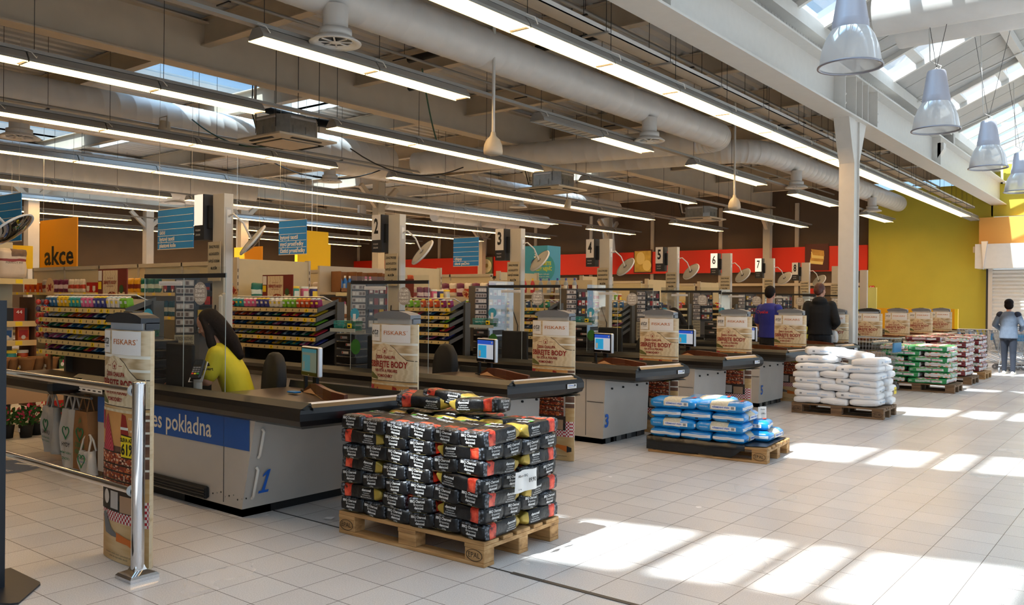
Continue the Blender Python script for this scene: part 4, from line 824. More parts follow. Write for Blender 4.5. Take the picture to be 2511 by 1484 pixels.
    for k, (z0, z1) in enumerate(((.56, .625), (.52, .555), (.47, .515), (.42, .465))): band(-.22, .17, z0, z1, FOOD, .004); band(-.225, .175, z1-.004, z1+.003, SHADE, .005); 
    band(.155, .172, .42, .62, M_('clear_tray_print', 'b8a89a', .3), .006)
    band(-.225, .175, .345, .42, SHADE, .004); band(-.225, .175, .285, .35, TXK, .0045); band(-.215, -.16, .3, .405, TXK, .006); band(.02, .15, .29, .385, M_('brushed_print', 'b08a6a', .4), .006); band(-.09, -.0, .3, .4, M_('panel_print', 'bdb6b0', .4), .006)
    b.add([wrap(Vector((-.14+.034*cos(2*pi*k/16), .36+.042*sin(2*pi*k/16), .007))) for k in range(16)], [tuple(range(16))], M_('knob_print', 'cfc6bc', .4))
    polyw([(-.2, .25, .26), (-.16, .15, .27), (-.08, .14, .18), (0, .14, .155)], M_('blade_print', '5e6268', .4), .004); polyw([(-.02, .12, .17), (.1, .115, .15), (.2, .08, .14), (.23, .09, .12)], M_('orange_handle_print', 'd06a1a', .5), .005); polyw([(.19, .08, .142), (.235, .09, .125)], TXK, .006)
    b.text('kompletní nabídka zboží v jednotlivých prodejnách', .013, TXK, None, .02, .045, .004, w=.34, fn=wrap); b.text('platí do vyprodání zásob', .013, TXK, None, 0, .028, .004, w=.2, fn=wrap)
    # back of the wrap
    vs = []; 
    for k in range(N+1):
        a = pi*k/N; vs.append((.25*cos(a), -.03+.085*sin(a), 0))
    vs += [(x, y, 1.323) for x, y, z in vs]; b.add(vs, [(i, i+1, N+2+i, N+1+i) for i in range(N)], PLANK, None, True)
    return b
WODL = WOODL
GB = {}
def gate(n):
    y0 = 2.1*(n-1)-.62; dark = n in (1, 8)
    t = thing('security_gate', {1: 'security gate with a black cap, inside the banner nearest the camera', 8: 'security gate with a black cap just right of the white column'}.get(n, 'grey-capped security gate inside the %s banner from the camera' % ORD[n]), 'security gate', (-.53, y0, 0)); b = MB()
    b.bev(-.185, -.032, 0, .185, .03, 1.375, .01, WHITE if not dark else LGREY); b.box(-.185, -.036, 1.325, .17, -.032, 1.372, WHITE if not dark else M_('cap_white', 'c9cfd8', .4)); b.build('housing', t)
    b = MB(); c = MGREY if not dark else DGREY; P = [(-.2, 1.34), (.2, 1.34), (.2, 1.385), (.15, 1.41), (.08, 1.425), (-.08, 1.425), (-.15, 1.41), (-.2, 1.385)]
    P = [(-.2, 1.365), (.2, 1.365), (.2, 1.395), (.15, 1.412), (.07, 1.425), (-.07, 1.425), (-.15, 1.412), (-.2, 1.395)]
    b.prism(P, -.05, .06, c, fr((0, 0, 0), (1, 0, 0), (0, 0, 1))); b.box(.185, -.03, 1.33, .2, .05, 1.37, c); b.box(-.05, -.03, 1.425, .05, .03, 1.431, BLACK); b.build('cap', t)
BAN = None
for n in range(1, 12):
    gate(n); y0 = 2.1*(n-1)-.62
    lab = {1: 'tall curved banner with eta and Fiskars print, nearest the camera behind the chrome post', 7: 'curved promotional banner mostly hidden by the man in black and the white column', 8: 'curved promotional banner just right of the white column'}.get(n, 'curved promotional banner with the red SBÍREJTE BODY slogan, %s from the camera' % ORD[n])
    if BAN is None:
        BAN = banner_mesh().build('promotional_banner', label=lab, cat='banner', group='banners around the security gates', loc=(-.53, y0, .002), rz=0)
    else: dup(BAN, (-.53, y0, .002), label=lab)
# ================================================================== PALLETS AND SACKS
def pallet(label, loc, rz, w, mark='EPAL', depth=.8):
    t = thing('pallet', label, 'pallet', loc, rz); 
    for k in range(5):
        b = MB(); ww = (.145, .10, .145, .10, .145)[k]*depth/.8; y = (0, .1875, .3275, .5125, .655)[k]*depth/.8; b.bev(0, y, .122, 1.2, y+ww, .144, .003, w); b.build('deck_board', t)
    for x in (0, .5275, 1.055):
        b = MB(); b.box(x, 0, .1, x+.145, depth, .122, w); b.build('cross_board', t)
    for y in (0, .35*depth/.8, .7*depth/.8):
        b = MB(); b.bev(0, y, 0, 1.2, y+.1*depth/.8, .022, .003, w); b.build('bottom_board', t)
        for i, x in enumerate((0, .5275, 1.055)):
            b = MB(); b.bev(x, y+.001, .022, x+.145, y+.1*depth/.8-.001, .1, .004, w)
            if y == 0 and i != 1 and mark:
                M = fr((x+.0725, -.0005, .061), (1, 0, 0), (0, 0, 1)); b.text(mark, .042, M_('burnt_brand', '2a1c10', .8), M, 0, 0, .002, w=.085, bold=.0)
                b.tube([tuple(M @ Vector((.058*cos(2*pi*k/24), .033*sin(2*pi*k/24), .001))) for k in range(24)], .0018, M_('burnt_brand', '2a1c10', .8), 4, closed=True)
            b.build('block', t)
    return t
def pillow(L, W, H, fn, e=5, nz_=.006, nfreq=9, seed=0, nx=16, ny=8, nk=4, fold=None, edge=.3):
    """closed sack, long axis X; fn(t, side, v) -> material"""
    vs = []; idx = {}
    def V(a, b, c):
        k = (round(a, 4), round(b, 4), round(c, 4))
        if k not in idx:
            ax, by = abs(a), abs(b); kk = max(0., (1-ax**e)*(1-by**e))**.42; th = edge+(1-edge)*kk
            sq = 1-.04*(ax*by)**6; q = Vector((a*L/2*sq*(1-.02*abs(c)), b*W/2*sq*(1-.03*abs(c)), c*H/2*th))
            n = noise.noise_vector(q*nfreq+Vector((seed*3.1, seed, 0)))*nz_; n2 = noise.noise_vector(q*nfreq*3+Vector((seed, 5, 0)))*nz_*.45
            q += n+n2
            if fold: q = fold(q, a, b, c)
            idx[k] = len(vs); vs.append(q)
        return idx[k]
    def g(n, i): return -1+2*i/n
    fs = []; ms = []
    def patch(nu, nv, f, side):
        for i in range(nu):
            for j in range(nv):
                q = [f(g(nu, i), g(nv, j)), f(g(nu, i+1), g(nv, j)), f(g(nu, i+1), g(nv, j+1)), f(g(nu, i), g(nv, j+1))]
                fs.append([V(*p) for p in q]); c = [sum(p[k] for p in q)/4 for k in range(3)]; ms.append(fn((c[0]+1)/2, side, c))
    patch(nx, ny, lambda a, b: (a, b, 1), 'top'); patch(ny, nx, lambda b, a: (a, b, -1), 'bot')
    patch(nk, nx, lambda c, a: (a, 1, c), 'back'); patch(nx, nk, lambda a, c: (a, -1, c), 'front')
    patch(ny, nk, lambda b, c: (1, b, c), 'right'); patch(nk, ny, lambda c, b: (-1, b, c), 'left')
    m = MB(); m.add(vs, fs, ms, None, True); return m
BAGK = M_('bag_black_foil', '0e0e10', .38, noise_=.25, nscale=20, bump=.8, bscale=16, spec=.4); BAGG = M_('bag_gold', 'a58c3a', .38, metal=.35, bump=.5, bscale=14)
COAL = ramp_mat('coal_print', 'voronoi', 62, [(.1, '7a7f88'), (.45, '44484f'), (.62, '0e0f12')], .4, bump=.3); EMBER = ramp_mat('ember_print', 'noise', 22, [(.34, '2a100c'), (.46, 'c8341f'), (.66, 'ee6244')], .4)
BWT = M_('bag_white_print', 'dcdcda', .5); BGR = M_('bag_green_print', '4f9a3a', .5)
def charcoal(seed):
    rnd = random.Random(seed)
    def fn(t, side, c):
        j = .02*noise.noise(Vector((c[1]*4, c[2]*4, seed)))
        if side == 'left': return BAGK
        if side in ('right',) or t+j > .84: return BAGG
        if side == 'bot': return BAGK
        if t+j < .14: return COAL
        if t+j < .28: return EMBER if (c[1]*3+c[2]*2+seed) % 1 < .78 else COAL
        return BAGK
    def fold(q, a, b, c):
        t = (a+1)/2
        if t > .8: k = (t-.8)/.2; q.z *= 1-.62*k; q.y *= 1-.12*k*(1 if abs(b) > .9 else .4); q.z += .012*k*sin(b*5+seed)
        return q
    m = pillow(.37, .198, .0935, fn, e=9, edge=.8, nz_=.006, nfreq=11, seed=seed, nx=25, ny=8, nk=4, fold=fold)
    def flat(st, h, mt, M, x, y, w, bold=.02): m.text(st, h, mt, M, x, y, 0, w=w, bold=bold)
    M = fr((-.190, 0, 0), (0, -1, 0), (0, 0, 1)); s = .0
    flat('BBQ Charcoal', .022, BWT, M, -.008, .026, .115); flat('Briquettes', .019, BWT, M, .0, .006, .075, .0); flat('dancoal', .021, BWT, M, .0, -.013, .07, .03); flat('2,5kg', .012, BWT, M, 0, -.031, .03, 0)
    m.box(-.085, -.0395, -.001, .06, -.0385, 0, M_('bag_goldline', '8a7a4a', .5), M)
    for sgn in (-1, 1):
        M = fr((0, sgn*.1025, 0), (-sgn, 0, 0) if sgn > 0 else (1, 0, 0), (0, 0, 1)); xo = (.065 if sgn < 0 else -.065)
        flat('dancoal', .022, BWT, M, xo, .018, .08, .03)
        for k, (s_, w_) in enumerate((('Træbriketter', .06), ('Grillholzbriketts', .075), ('BBQ Charcoal Briquettes', .095))): flat(s_, .011, BWT, M, xo, .0-.013*k, w_, 0)
    M = fr((.04, 0, .0505), (0, 1, 0), (-1, 0, 0)); flat('2,5kg', .035, BWT, M, .03, -.05, .09, .02); flat('BBQ Charcoal', .024, BWT, M, -.01, .015, .14); flat('Briquettes', .02, BWT, M, -.01, .038, .09, 0)
    m.rect(.045, -.03, .075, .0, BGR, M); return m
CH = [charcoal(s).build('charcoal_bag') for s in (1, 2, 3)]
for o in CH: COL.objects.unlink(o)
P1 = T(-.07, .525, 0) @ RZ(radians(1.8))
pallet('pale wooden pallet under the black charcoal bags', (-.07, .525, 0), radians(1.8), PALW, depth=.765)
NL = ['bottom', 'second', 'third', 'fourth', 'fifth', 'sixth', 'top']
def putbag(src, M, rz, label, cat='bag', group=None, tilt=(0, 0)):
    o = src.copy(); COL.objects.link(o); o.matrix_world = M @ RZ(rz) @ RX(tilt[0]) @ RY(tilt[1]); o.name = src.name.split('.')[0]; tag(o, label, cat, group)
    return o
rnd = random.Random(3)
XC = ['leftmost', 'second from left', 'third from left', 'fourth from left', 'fifth from left', 'rightmost']
for L in range(7):
    z = .195+.0875*L
    J = lambda s=.006: rnd.uniform(-s, s)
    if L % 2 == 0:
        for i in range(6):
            for r in range(2):
                M = P1 @ T(.105+.198*i+J(), (.185 if r == 0 else .575)+J(), z)
                putbag(CH[rnd.randrange(3)], M, (pi/2 if r == 0 else -pi/2)+J(.06), 'black charcoal bag, %s layer, %s row, %s, end outward' % (NL[L], ['front', 'rear'][r], XC[i]), group='charcoal bags stacked on the nearest pallet', tilt=(J(.09), J(.07)))
    else:
        for j in range(4):
            y = .1+.187*j
            for s in (0, 1):
                M = P1 @ T((.19 if s == 0 else 1.005)+J(), y+J(), z)
                putbag(CH[rnd.randrange(3)], M, (0 if s == 0 else pi)+J(.05), 'black charcoal bag with gold fold, %s layer, %s end, %s from the front' % (NL[L], ['left', 'right'][s], ORD[j+1]), group='charcoal bags stacked on the nearest pallet', tilt=(J(.09), J(.07)))
        for i in range(2):
            for r in range(2):
                M = P1 @ T(.48+.215*i+J(), (.185 if r == 0 else .575)+J(), z)
                putbag(CH[rnd.randrange(3)], M, (pi/2 if r == 0 else -pi/2)+J(.05), 'black charcoal bag, %s layer, %s row, middle %s' % (NL[L], ['front', 'rear'][r], ['left', 'right'][i]), group='charcoal bags stacked on the nearest pallet', tilt=(J(.09), J(.07)))
for k, (x, y, z, a, tl) in enumerate(((.30, .50, .84, 25, .12), (.46, .58, .86, 8, -.1), (.72, .55, .835, -170, .05))):
    putbag(CH[k], P1 @ T(x, y, z), radians(a), ['loose charcoal bag lying crosswise on top of the pile at the left', 'loose charcoal bag with gold end uppermost on the pile', 'flat charcoal bag lying on top of the pile towards the right'][k], group='charcoal bags stacked on the nearest pallet', tilt=(tl, .05))
def pricecard(label, loc, rz, w, h, lines, tiltx=0.):
    b = MB(); M = RX(tiltx) @ fr((0, 0, 0), (1, 0, 0), (0, 0, 1)); N = 8
    vs = [(-w/2+w*i/N, -h/2, .006*sin(i*1.1)) for i in range(N+1)]+[(-w/2+w*i/N, h/2, .012*sin(i*1.1+.6)) for i in range(N+1)]
    b.add(vs, [(i, i+1, N+2+i, N+1+i) for i in range(N)], PAPER, M, True)
    for s, hh, x, y, ww in lines: b.text(s, hh, TXK, M, x, y, .013, w=ww, bold=.02)
    return b.build('price_card', label=label, cat='price tag', loc=loc, rz=rz)
pricecard('white price card 89,90 hanging on the charcoal bags', (1.185, .87, .455), radians(90), .21, .125, [('Albert BBQ', .02, -.04, .035, .09), ('89,90', .035, .05, .0, .07), ('2,5 kg', .01, -.07, -.04, .03)])
# --- sacks
SB = M_('sack_blue', '1787cc', .3, noise_=.06, bump=.35, bscale=10, coat=.3); SBE = M_('sack_sand_band', 'c9bfa6', .5, noise_=.15, nscale=60); SW = M_('sack_white', 'e4e3e4', .4, bump=.4, bscale=9); LB = M_('light_blue_print', '6fa8d8', .5)
SG = M_('sack_green', '1c8a4a', .35, bump=.3, bscale=10, coat=.2); SR = M_('sack_maroon', '6e1a20', .35, bump=.3, bscale=10, coat=.2); TEALT = M_('teal_print', '3f9a86', .5); PINKT = M_('pink_print', 'b8486a', .5); GREYP = M_('grey_print', '8a8d90', .5)
FLW = ramp_mat('flower_print', 'voronoi_cell', 28, [(0, 'e8d8d8'), (.35, 'd0506a'), (.5, 'f0a070'), (.65, '5aa05a'), (.8, 'f2f0ee')], .45)
def sack_sand(seed):
    def fn(t, side, c):
        if side in ('left', 'right') and abs(c[2]) < .45: return SW
        if .33 < t < .66 and side in ('top', 'front', 'back'): return SBE
        return SB
    m = pillow(.485, .322, .108, fn, e=5.5, edge=.5, nz_=.007, seed=seed)
    for sg in (-1, 1):
        M = fr((0, sg*.166, 0), (-sg if sg > 0 else 1, 0, 0), (0, 0, 1)); m.rect(-.075, -.018, .17, .018, PAPER, M, .0); m.text('KŘEMENNÝ PÍSEK', .022, BLUEP, M, .025, 0, .002, w=.17, bold=.02); m.rect(.125, -.012, .155, .012, GREYP, M, .002); m.text('MARIMEX', .018, BWT, M, -.15, 0, .002, w=.085)
    for sg in (-1, 1):
        M = fr((sg*.249, 0, 0), (0, sg, 0), (0, 0, 1)); m.rect(-.12, -.0, .12, .004, M_('seam', 'b8b4ae', .6), M, 0); m.rect(.0, -.03, .03, -.02, TXK, M, .0)
    M = fr((0, 0, .058), (1, 0, 0), (0, 1, 0)); m.text('KŘEMENNÝ', .03, BLUEP, M, 0, .04, .002, w=.14); m.text('PÍSEK', .03, BLUEP, M, 0, -.0, .002, w=.09); m.text('MARIMEX', .03, BWT, M, -.165, 0, .002, w=.1); m.rect(.16, -.05, .19, .05, REDB, M, .001)
    return m
def sack_salt(seed):
    m = pillow(.555, .375, .108, lambda t, s, c: SW, e=5, edge=.55, nz_=.011, nfreq=8, seed=seed)
    for sg in (-1, 1):
        M = fr((0, sg*.193, 0), (-sg if sg > 0 else 1, 0, 0), (0, 0, 1)); m.text('BAZÉNOVÁ SŮL', .022, LB, M, -.02, 0, .003, w=.14, bold=.01); m.text('MARIMEX', .02, LB, M, .14, 0, .003, w=.08); m.rect(-.19, -.012, -.16, .012, GREYP, M, .002)
        M = fr((sg*.281, 0, 0), (0, sg, 0), (0, 0, 1)); m.rect(-.14, -.022, .14, -.018, M_('seam', 'b8b4ae', .6), M, 0)
    M = fr((0, 0, .056), (1, 0, 0), (0, 1, 0))
    for k in range(3): m.rect(-.16, -.09+.06*k, .16, -.085+.06*k, LB, M)
    return m
def sack_soil(seed, COLR, txt1, txt2, c1, c2):
    def fn(t, side, c):
        if side in ('left', 'right'): return SW if abs(c[2]) < .6 else FLW
        if side == 'top': return FLW if .22 < t < .8 else COLR
        if side in ('front', 'back'): return SW if .2 < t < .86 and abs(c[2]) < .7 else COLR
        return COLR
    m = pillow(.65, .43, .1, fn, e=7, edge=.72, nz_=.008, seed=seed, nx=24)
    for sg in (-1, 1):
        M = fr((0, sg*.2195, 0), (-sg if sg > 0 else 1, 0, 0), (0, 0, 1))
        m.text(txt1, .034, c1, M, -.075, 0, .002, w=.21 if txt2 else .3, bold=.01)
        if txt2: m.text(txt2, .03, c2, M, .155, 0, .002, w=.13, bold=.01)
        m.rect(.05, -.02, .08, .02, GREYP, M, .001); m.text('50 l' if COLR is SG else '60 l', .034, BWT, M, -.265, 0, .002, w=.05, bold=.03)
        M = fr((sg*.3295, 0, 0), (0, sg, 0), (0, 0, 1)); m.rect(-.19, -.004, .19, .002, M_('seam', 'b8b4ae', .6), M, .001)
    return m
S_SAND = [sack_sand(s).build('sand_sack') for s in (1, 2)]; S_SALT = [sack_salt(s).build('salt_sack') for s in (1, 2, 3)]
S_SOIL = [sack_soil(s, SG, 'ZAHRADNICKÝ', 'SUBSTRÁT', TEALT, PINKT).build('soil_sack') for s in (1, 2)]; S_BARK = [sack_soil(s+5, SR, 'MULČOVACÍ KŮRA', '', PINKT, PINKT).build('bark_sack') for s in (1, 2)]
for o in S_SAND+S_SALT+S_SOIL+S_BARK: COL.objects.unlink(o)
P2 = T(-.02, 4.5, 0) @ RZ(radians(5.5)); pallet('pale wooden pallet under the blue sand sacks, half covered by black film', (-.02, 4.5, 0), radians(5.5), PALW)
spots = []
for L in range(5):
    z = .2+.1*L
    if L in (0, 2):
        for i in range(3): spots.append((.17+.325*i, .26, z, pi/2, L, 'end outward, %s' % ['left', 'middle', 'right'][i]))
        if L == 0: spots += [(.98, .56, z, pi/2, L, 'at the back right corner'), (.5, .64, z, 0, L, 'at the back')]
    elif L in (1, 3):
        for i in range(2): spots.append((.25+.485*i, .16, z, 0, L, 'long side outward, %s' % ['left', 'right'][i]))
        if L == 1: spots.append((.85, .5, z, .1, L, 'behind at the right'))
        else: spots.append((.5, .46, z, .05, L, 'behind at the back'))
for k, (x, y, z, a, L, s) in enumerate(spots):
    putbag(S_SAND[k % 2], P2 @ T(x, y, z), a+rnd.uniform(-.04, .04), 'blue quartz sand sack, %s layer, %s' % (['bottom', 'second', 'third', 'top', 'top'][L], s), cat='sack', group='blue sand sacks on the second pallet', tilt=(rnd.uniform(-.03, .03), 0))
b = MB(); FILM = M_('black_film', '111214', .3, bump=.6, bscale=12)
N = 16; vs = []
for i in range(N+1):
    x = -.01+1.0*i/N; w = .006*sin(i*1.7); drop = .03 if i < N-2 else .03+.05*(i-N+2)
    vs += [(x, -.008+w, drop+.0), (x, -.012+w*1.2, .10), (x, -.006, .16+.004*sin(i)), (x, .06, .153)]
b.add(vs, [(4*i+j, 4*i+4+j, 4*i+5+j, 4*i+1+j) for i in range(N) for j in range(3)], FILM, None, True)
b.add([(-.012, -.01, .03), (-.012, .8, .03), (-.012, .8, .19), (-.012, -.01, .16)], [(0, 1, 2, 3)], FILM)
vs = []
for i in range(9):
    for j in range(9): vs.append((.62+.07*i, .02+.09*j+(.03*sin(i)), .150+.006*abs(sin(i*2.1+j*1.3))))
b.add(vs, [(9*i+j, 9*(i+1)+j, 9*(i+1)+j+1, 9*i+j+1) for i in range(8) for j in range(8)], FILM, None, True)
o = b.build('plastic_film', label='black plastic film draped over the pallet under the blue sacks', cat='plastic film', loc=(-.02, 4.5, 0), rz=radians(5.5))
pricecard('small white price card stuck on the blue sand sacks', (1.08, 4.72, .47), radians(60), .1, .11, [('Písek', .014, 0, .03, .05), ('199,-', .02, .01, -.01, .05)])
P3 = T(-.02, 8.53, 0) @ RZ(radians(1.5)); pallet('dark weathered pallet under the white salt sacks', (-.02, 8.53, 0), radians(1.5), PALD, mark='EUR', depth=.72)
for L in range(7):
    z = .198+.088*L
    if L % 2 == 0:
        if L < 6: P_ = [(.2+.375*i, .27, pi/2, 'end outward, '+['left', 'middle', 'right'][i]) for i in range(3)]+[(.9, .62, 0, 'at the back right')]
        else: P_ = [(.28, .3, .1, 'lying on top at the left'), (.98, .27, pi/2, 'puffed up on top at the right')]
    else: P_ = [(.29, .19, .05, 'long side outward, left'), (.86, .19, -.04, 'long side outward, right'), (.32, .55, 0, 'in the back row, left'), (.88, .55, 0, 'in the back row, right')]
    for k, (x, y, a, s) in enumerate(P_):
        putbag(S_SALT[(k+L) % 3], P3 @ T(x+rnd.uniform(-.012, .012), y, z+(.01 if L == 6 else 0)), a+rnd.uniform(-.06, .06), 'white pool salt sack, %s layer, %s' % (NL[L], s), cat='sack', group='white salt sacks on the third pallet', tilt=(rnd.uniform(-.05, .05), rnd.uniform(-.06, .06)))
putbag(S_SALT[1], P3 @ T(.34, .42, .85), .35, 'white pool salt sack lying highest at the back left', cat='sack', group='white salt sacks on the third pallet'); putbag(S_SALT[2], P3 @ T(.66, .4, .82), -.2, 'white pool salt sack sagging in the middle of the top', cat='sack', group='white salt sacks on the third pallet', tilt=(0, .1))
b = MB(); b.box(0, 0, 0, .002, .11, .09, TAGY); b.text('AKCE', .03, TXK, fr((.003, .055, .05), (0, 1, 0), (0, 0, 1)), w=.08, bold=.02); b.build('price_card', label='yellow price card on the right side of the white salt sacks', cat='price tag', loc=(1.235, 8.85, .32))
def soilpile(src, M0, n, kind, where, grp):
    for L in range(n):
        z = .196+.0925*L; sp = []
        if L % 2 == 0: sp = [(.2, .34, pi/2, 'front left, end out'), (.76+.02, .21, 0, 'front right'), (.78, .6, 0, 'back row at the right')]
        else: sp = [(.33, .21, 0, 'front left'), (.93, .34, pi/2, 'front right, end out'), (.33, .6, 0, 'back row at the left')]
        for k, (x, y, a, s) in enumerate(sp):
            putbag(src[(k+L) % 2], M0 @ T(x+rnd.uniform(-.01, .01), y, z), a+rnd.uniform(-.03, .03), '%s sack, %s, %s layer, %s' % (kind, where, ORD[L+1], s), cat='sack', group=grp, tilt=(rnd.uniform(-.03, .03), rnd.uniform(-.03, .03)))
pallet('weathered pallet under the green and white soil sacks', (.0, 12.84, 0), radians(.5), PALD, mark=None, depth=.75); soilpile(S_SOIL, T(.0, 12.84, 0), 7, 'green and white soil', 'own pallet', 'garden soil sacks')
pallet('dark pallet under the nearer maroon bark sacks', (-.08, 14.82, 0), 0, PALD, mark=None, depth=.75); soilpile(S_BARK, T(-.08, 14.82, 0), 8, 'maroon bark', 'nearer pallet', 'bark sacks on the nearer pallet')
pallet('pale pallet under the farther maroon bark sacks', (-.1, 16.35, 0), 0, PALW, mark='EPAL', depth=.75); soilpile(S_BARK, T(-.1, 16.35, 0), 8, 'maroon bark', 'farther pallet', 'bark sacks on the farther pallet')
# ================================================================== STANCHION, POLE, TROLLEYS
t = thing('barrier_post', 'chrome barrier post with two rails in front of the nearest banner', 'barrier', (-.205, -.755, 0)); b = MB()
b.lathe([(.115, 0), (.115, .018), (.1, .03), (.05, .045), (.04, .06), (.036, .07)], CHROME, 4, RZ(radians(45)), smooth=False); b.build('base', t)
b = MB(); b.cyl((0, 0, .05), (-.0, 0, 1.045), .034, CHROME, 24); b.lathe([(.036, 1.045), (.036, 1.055), (.001, 1.058)], CHROME, 24); b.build('pole', t)
for z, s in ((1.005, 'upper rail'), (.46, 'lower rail')):
    b = MB(); b.tube([(-.03, 0, z), (-3.2, .02, z+.0)], .021, CHROME, 14); r = b.build('rail', t)
    b = MB(); b.lathe([(.001, -.03), (.02, -.024), (.03, -.01), (.033, .01), (.028, .03)], M_('pale_grey_knob', 'c3ccd2', .35), 16, fr((-.06, 0, z), (0, 1, 0), (0, 0, 1))); b.build('end_cap', r)
t = thing('sign_stand', 'dark blue-black upright stand cut off by the left edge', 'stand', (-.62, -1.30, 0)); b = MB()
b.box(-.085, -.02, .01, .068, .02, 1.49, M_('stand_navy', '10161f', .45)); b.tube([(-.03, -.022, 1.1), (.0, -.022, .95), (.03, -.024, .8)], .004, M_('blue_line', '2a6ab0', .4), 5); b.build('panel', t)
b = MB(); b.prism([(-.25, -.16), (.0, -.28), (.34, -.06), (.36, -.03), (.15, .16), (.12, .17), (-.25, .17)], 0, .01, M_('stand_base', '26282b', .4)); b.build('base_plate', t)
WM = M_('trolley_wire', 'b9bcc0', .3, metal=.8)
def trolley(label, loc, rz, full=False, src=[None]):
    if src[0] is not None and not full: return dup(src[0], loc, rz, label=label)
    t = thing('shopping_trolley', label, 'shopping trolley', loc, rz); b = MB()   # front towards +X
    def ring(x0, x1, w0, w1, z): return [(x0, -w0, z), (x1, -w1, z), (x1, w1, z), (x0, w0, z)]
    lo = ring(-.36, .38, .2, .16, .45); hi = ring(-.42, .5, .27, .22, .92)
    b.tube(hi, .007, WM, 6, closed=True); b.tube(lo, .006, WM, 6, closed=True)
    for k in range(1, 6):
        q = k/6; b.tube([tuple(Vector(lo[i]).lerp(Vector(hi[i]), q)) for i in range(4)], .0028, WM, 4, closed=True)
    def side(i, j, n):
        for k in range(n+1): b.tube([tuple(Vector(lo[i]).lerp(Vector(lo[j]), k/n)), tuple(Vector(hi[i]).lerp(Vector(hi[j]), k/n))], .0024, WM, 3)
    side(0, 1, 16); side(3, 2, 16); side(1, 2, 9); side(0, 3, 9)
    for k in range(9): b.tube([(-.36+.09*k, -.19, .45), (-.36+.09*k, .19, .45)], .0024, WM, 3)
    b.build('basket', t); b = MB()
    for s in (-1, 1): b.tube([(-.52, s*.25, 1.0), (-.42, s*.26, .9), (-.36, s*.22, .42), (-.44, s*.26, .16), (.42, s*.2, .14)], .011, WM, 6); b.tube([(.40, s*.17, .46), (.1, s*.2, .3), (-.3, s*.24, .16)], .008, WM, 5)
    b.tube([(-.44, -.26, .16), (-.44, .26, .16)], .009, WM, 5); b.build('frame', t)
    b = MB(); b.tube([(-.53, -.25, 1.0), (-.53, .25, 1.0)], .015, M_('handle_white', 'c9d0d4', .4), 8); b.box(-.56, -.03, .985, -.5, .03, 1.03, BLACK); b.build('handle', t)
    for x, y in ((-.42, -.25), (-.42, .25), (.4, -.19), (.4, .19)):
        b = MB(); b.cyl((x, y-.012, .06), (x, y+.012, .06), .06, MGREY, 14); b.cyl((x, y-.014, .06), (x, y+.014, .06), .02, WM, 8); b.tube([(x, y, .06), (x+.01, y+.018, .14)], .007, WM, 5); b.build('wheel', t)
    b = MB(); b.box(.46, -.2, .68, .49, .2, .84, M_('trolley_ad_blue', '3f86b8', .5)); b.build('advert_plate', t)
    if src[0] is None: src[0] = t
    return t
trolley('shopping trolley with goods standing just right of the white column', (-.13, 12.62, 0), radians(-3))
for k in range(11): trolley('nested shopping trolley, %s from the left in the row by the yellow wall' % ORD[k+1], (.45+.235*k, 19.9, 0), radians(184))['group'] = 'nested trolleys by the yellow wall'
for k in range(8): trolley('nested shopping trolley, %s from the left in the farther row by the shutter' % ORD[k+1], (1.1+.235*k, 21.4, 0), radians(184))['group'] = 'nested trolleys by the shutter'
b = pillow(.34, .24, .2, lambda t, s, c: M_('net_bag_brown', '8d7a68', .6, noise_=.25, nscale=30), e=3, nz_=.01, seed=4); b.build('shopping_bag', label='brown mesh shopping bag inside the trolley by the column', cat='bag', loc=(.0, 12.62, .57), rz=.3)
b = MB(); b.bev(-.12, -.08, 0, .12, .08, .09, .01, M_('orange_carton', 'c06a3c', .6)); b.build('carton', label='small orange carton at the bottom of the trolley by the column', cat='carton', loc=(-.36, 12.6, .46))
# yellow barrier wall behind the far banners
b = MB(); b.box(-4.1, 22.9, 0, -.62, 23.0, 1.39, M_('bright_yellow_board', 'e8ac0a', .6)); b.box(-.7, 22.86, 0, -.62, 22.9, 1.39, TAGY); b.box(-2.3, 22.88, .2, -2.26, 22.9, 1.39, TAGY); b.build('partition', label='bright yellow partition board behind the farthest banners', cat='partition')
b = MB(); b.box(-.25, -.08, 0, .25, .0, .62, LGREY); M = fr((-.05, -.081, .3), (1, 0, 0), (0, 0, 1)); b.rect(-.15, -.28, .25, .3, M_('placard_beige', 'b9a98a', .6), M)
for i in range(3):
    for j in range(3): b.poly([(-.1+.12*i, -.2+.17*j), (-.07+.12*i, -.2+.17*j), (-.04+.12*i, -.1+.17*j), (-.07+.12*i, -.1+.17*j)], SHADE, M @ T(0, 0, .002))
b.box(-.03, .0, -.96, .03, .06, 0, STEEL); b.build('display_board', label='small beige pictogram board above the far banners', cat='board', loc=(-2.65, 19.8, .96))
b = MB(); b.box(-.2, 0, .0, .2, .06, 1.9, REDB); b.box(-.24, -.01, .2, -.2, .06, 1.2, LGREY); b.build('display_board', label='red upright board right of the white column', cat='board', loc=(-3.3, 19.2, 0))
b = MB(); b.box(-.55, 0, .95, .55, .05, 1.95, M_('pale_yellow_board', 'cfcf7a', .6)); b.box(-.55, .0, 0, -.5, .05, .95, LGREY); b.box(.5, 0, 0, .55, .05, .95, LGREY); b.build('display_board', label='pale yellow translucent board beside the far beige post', cat='board', loc=(-2.7, 20.6, 0))
b = MB(); b.box(-.09, -.05, 0, .09, .05, 2.4, LGREY); b.build('lane_post', label='farthest beige post in front of the yellow wall', cat='post', loc=(-2.36, 20.2, 0))
b = MB(); b.box(0, 0, 0, .16, .02, .14, REDB); M = fr((.08, -.001, .07), (1, 0, 0), (0, 0, 1)); b.text('E', .08, TXW, M, .04, 0, .001, w=.04, bold=.03); b.rect(-.05, -.05, -.02, .05, TXW, M, .001); b.build('exit_sign', label='small red and white escape sign on the yellow wall', cat='sign', loc=(-4.3, 27.76, 2.0))
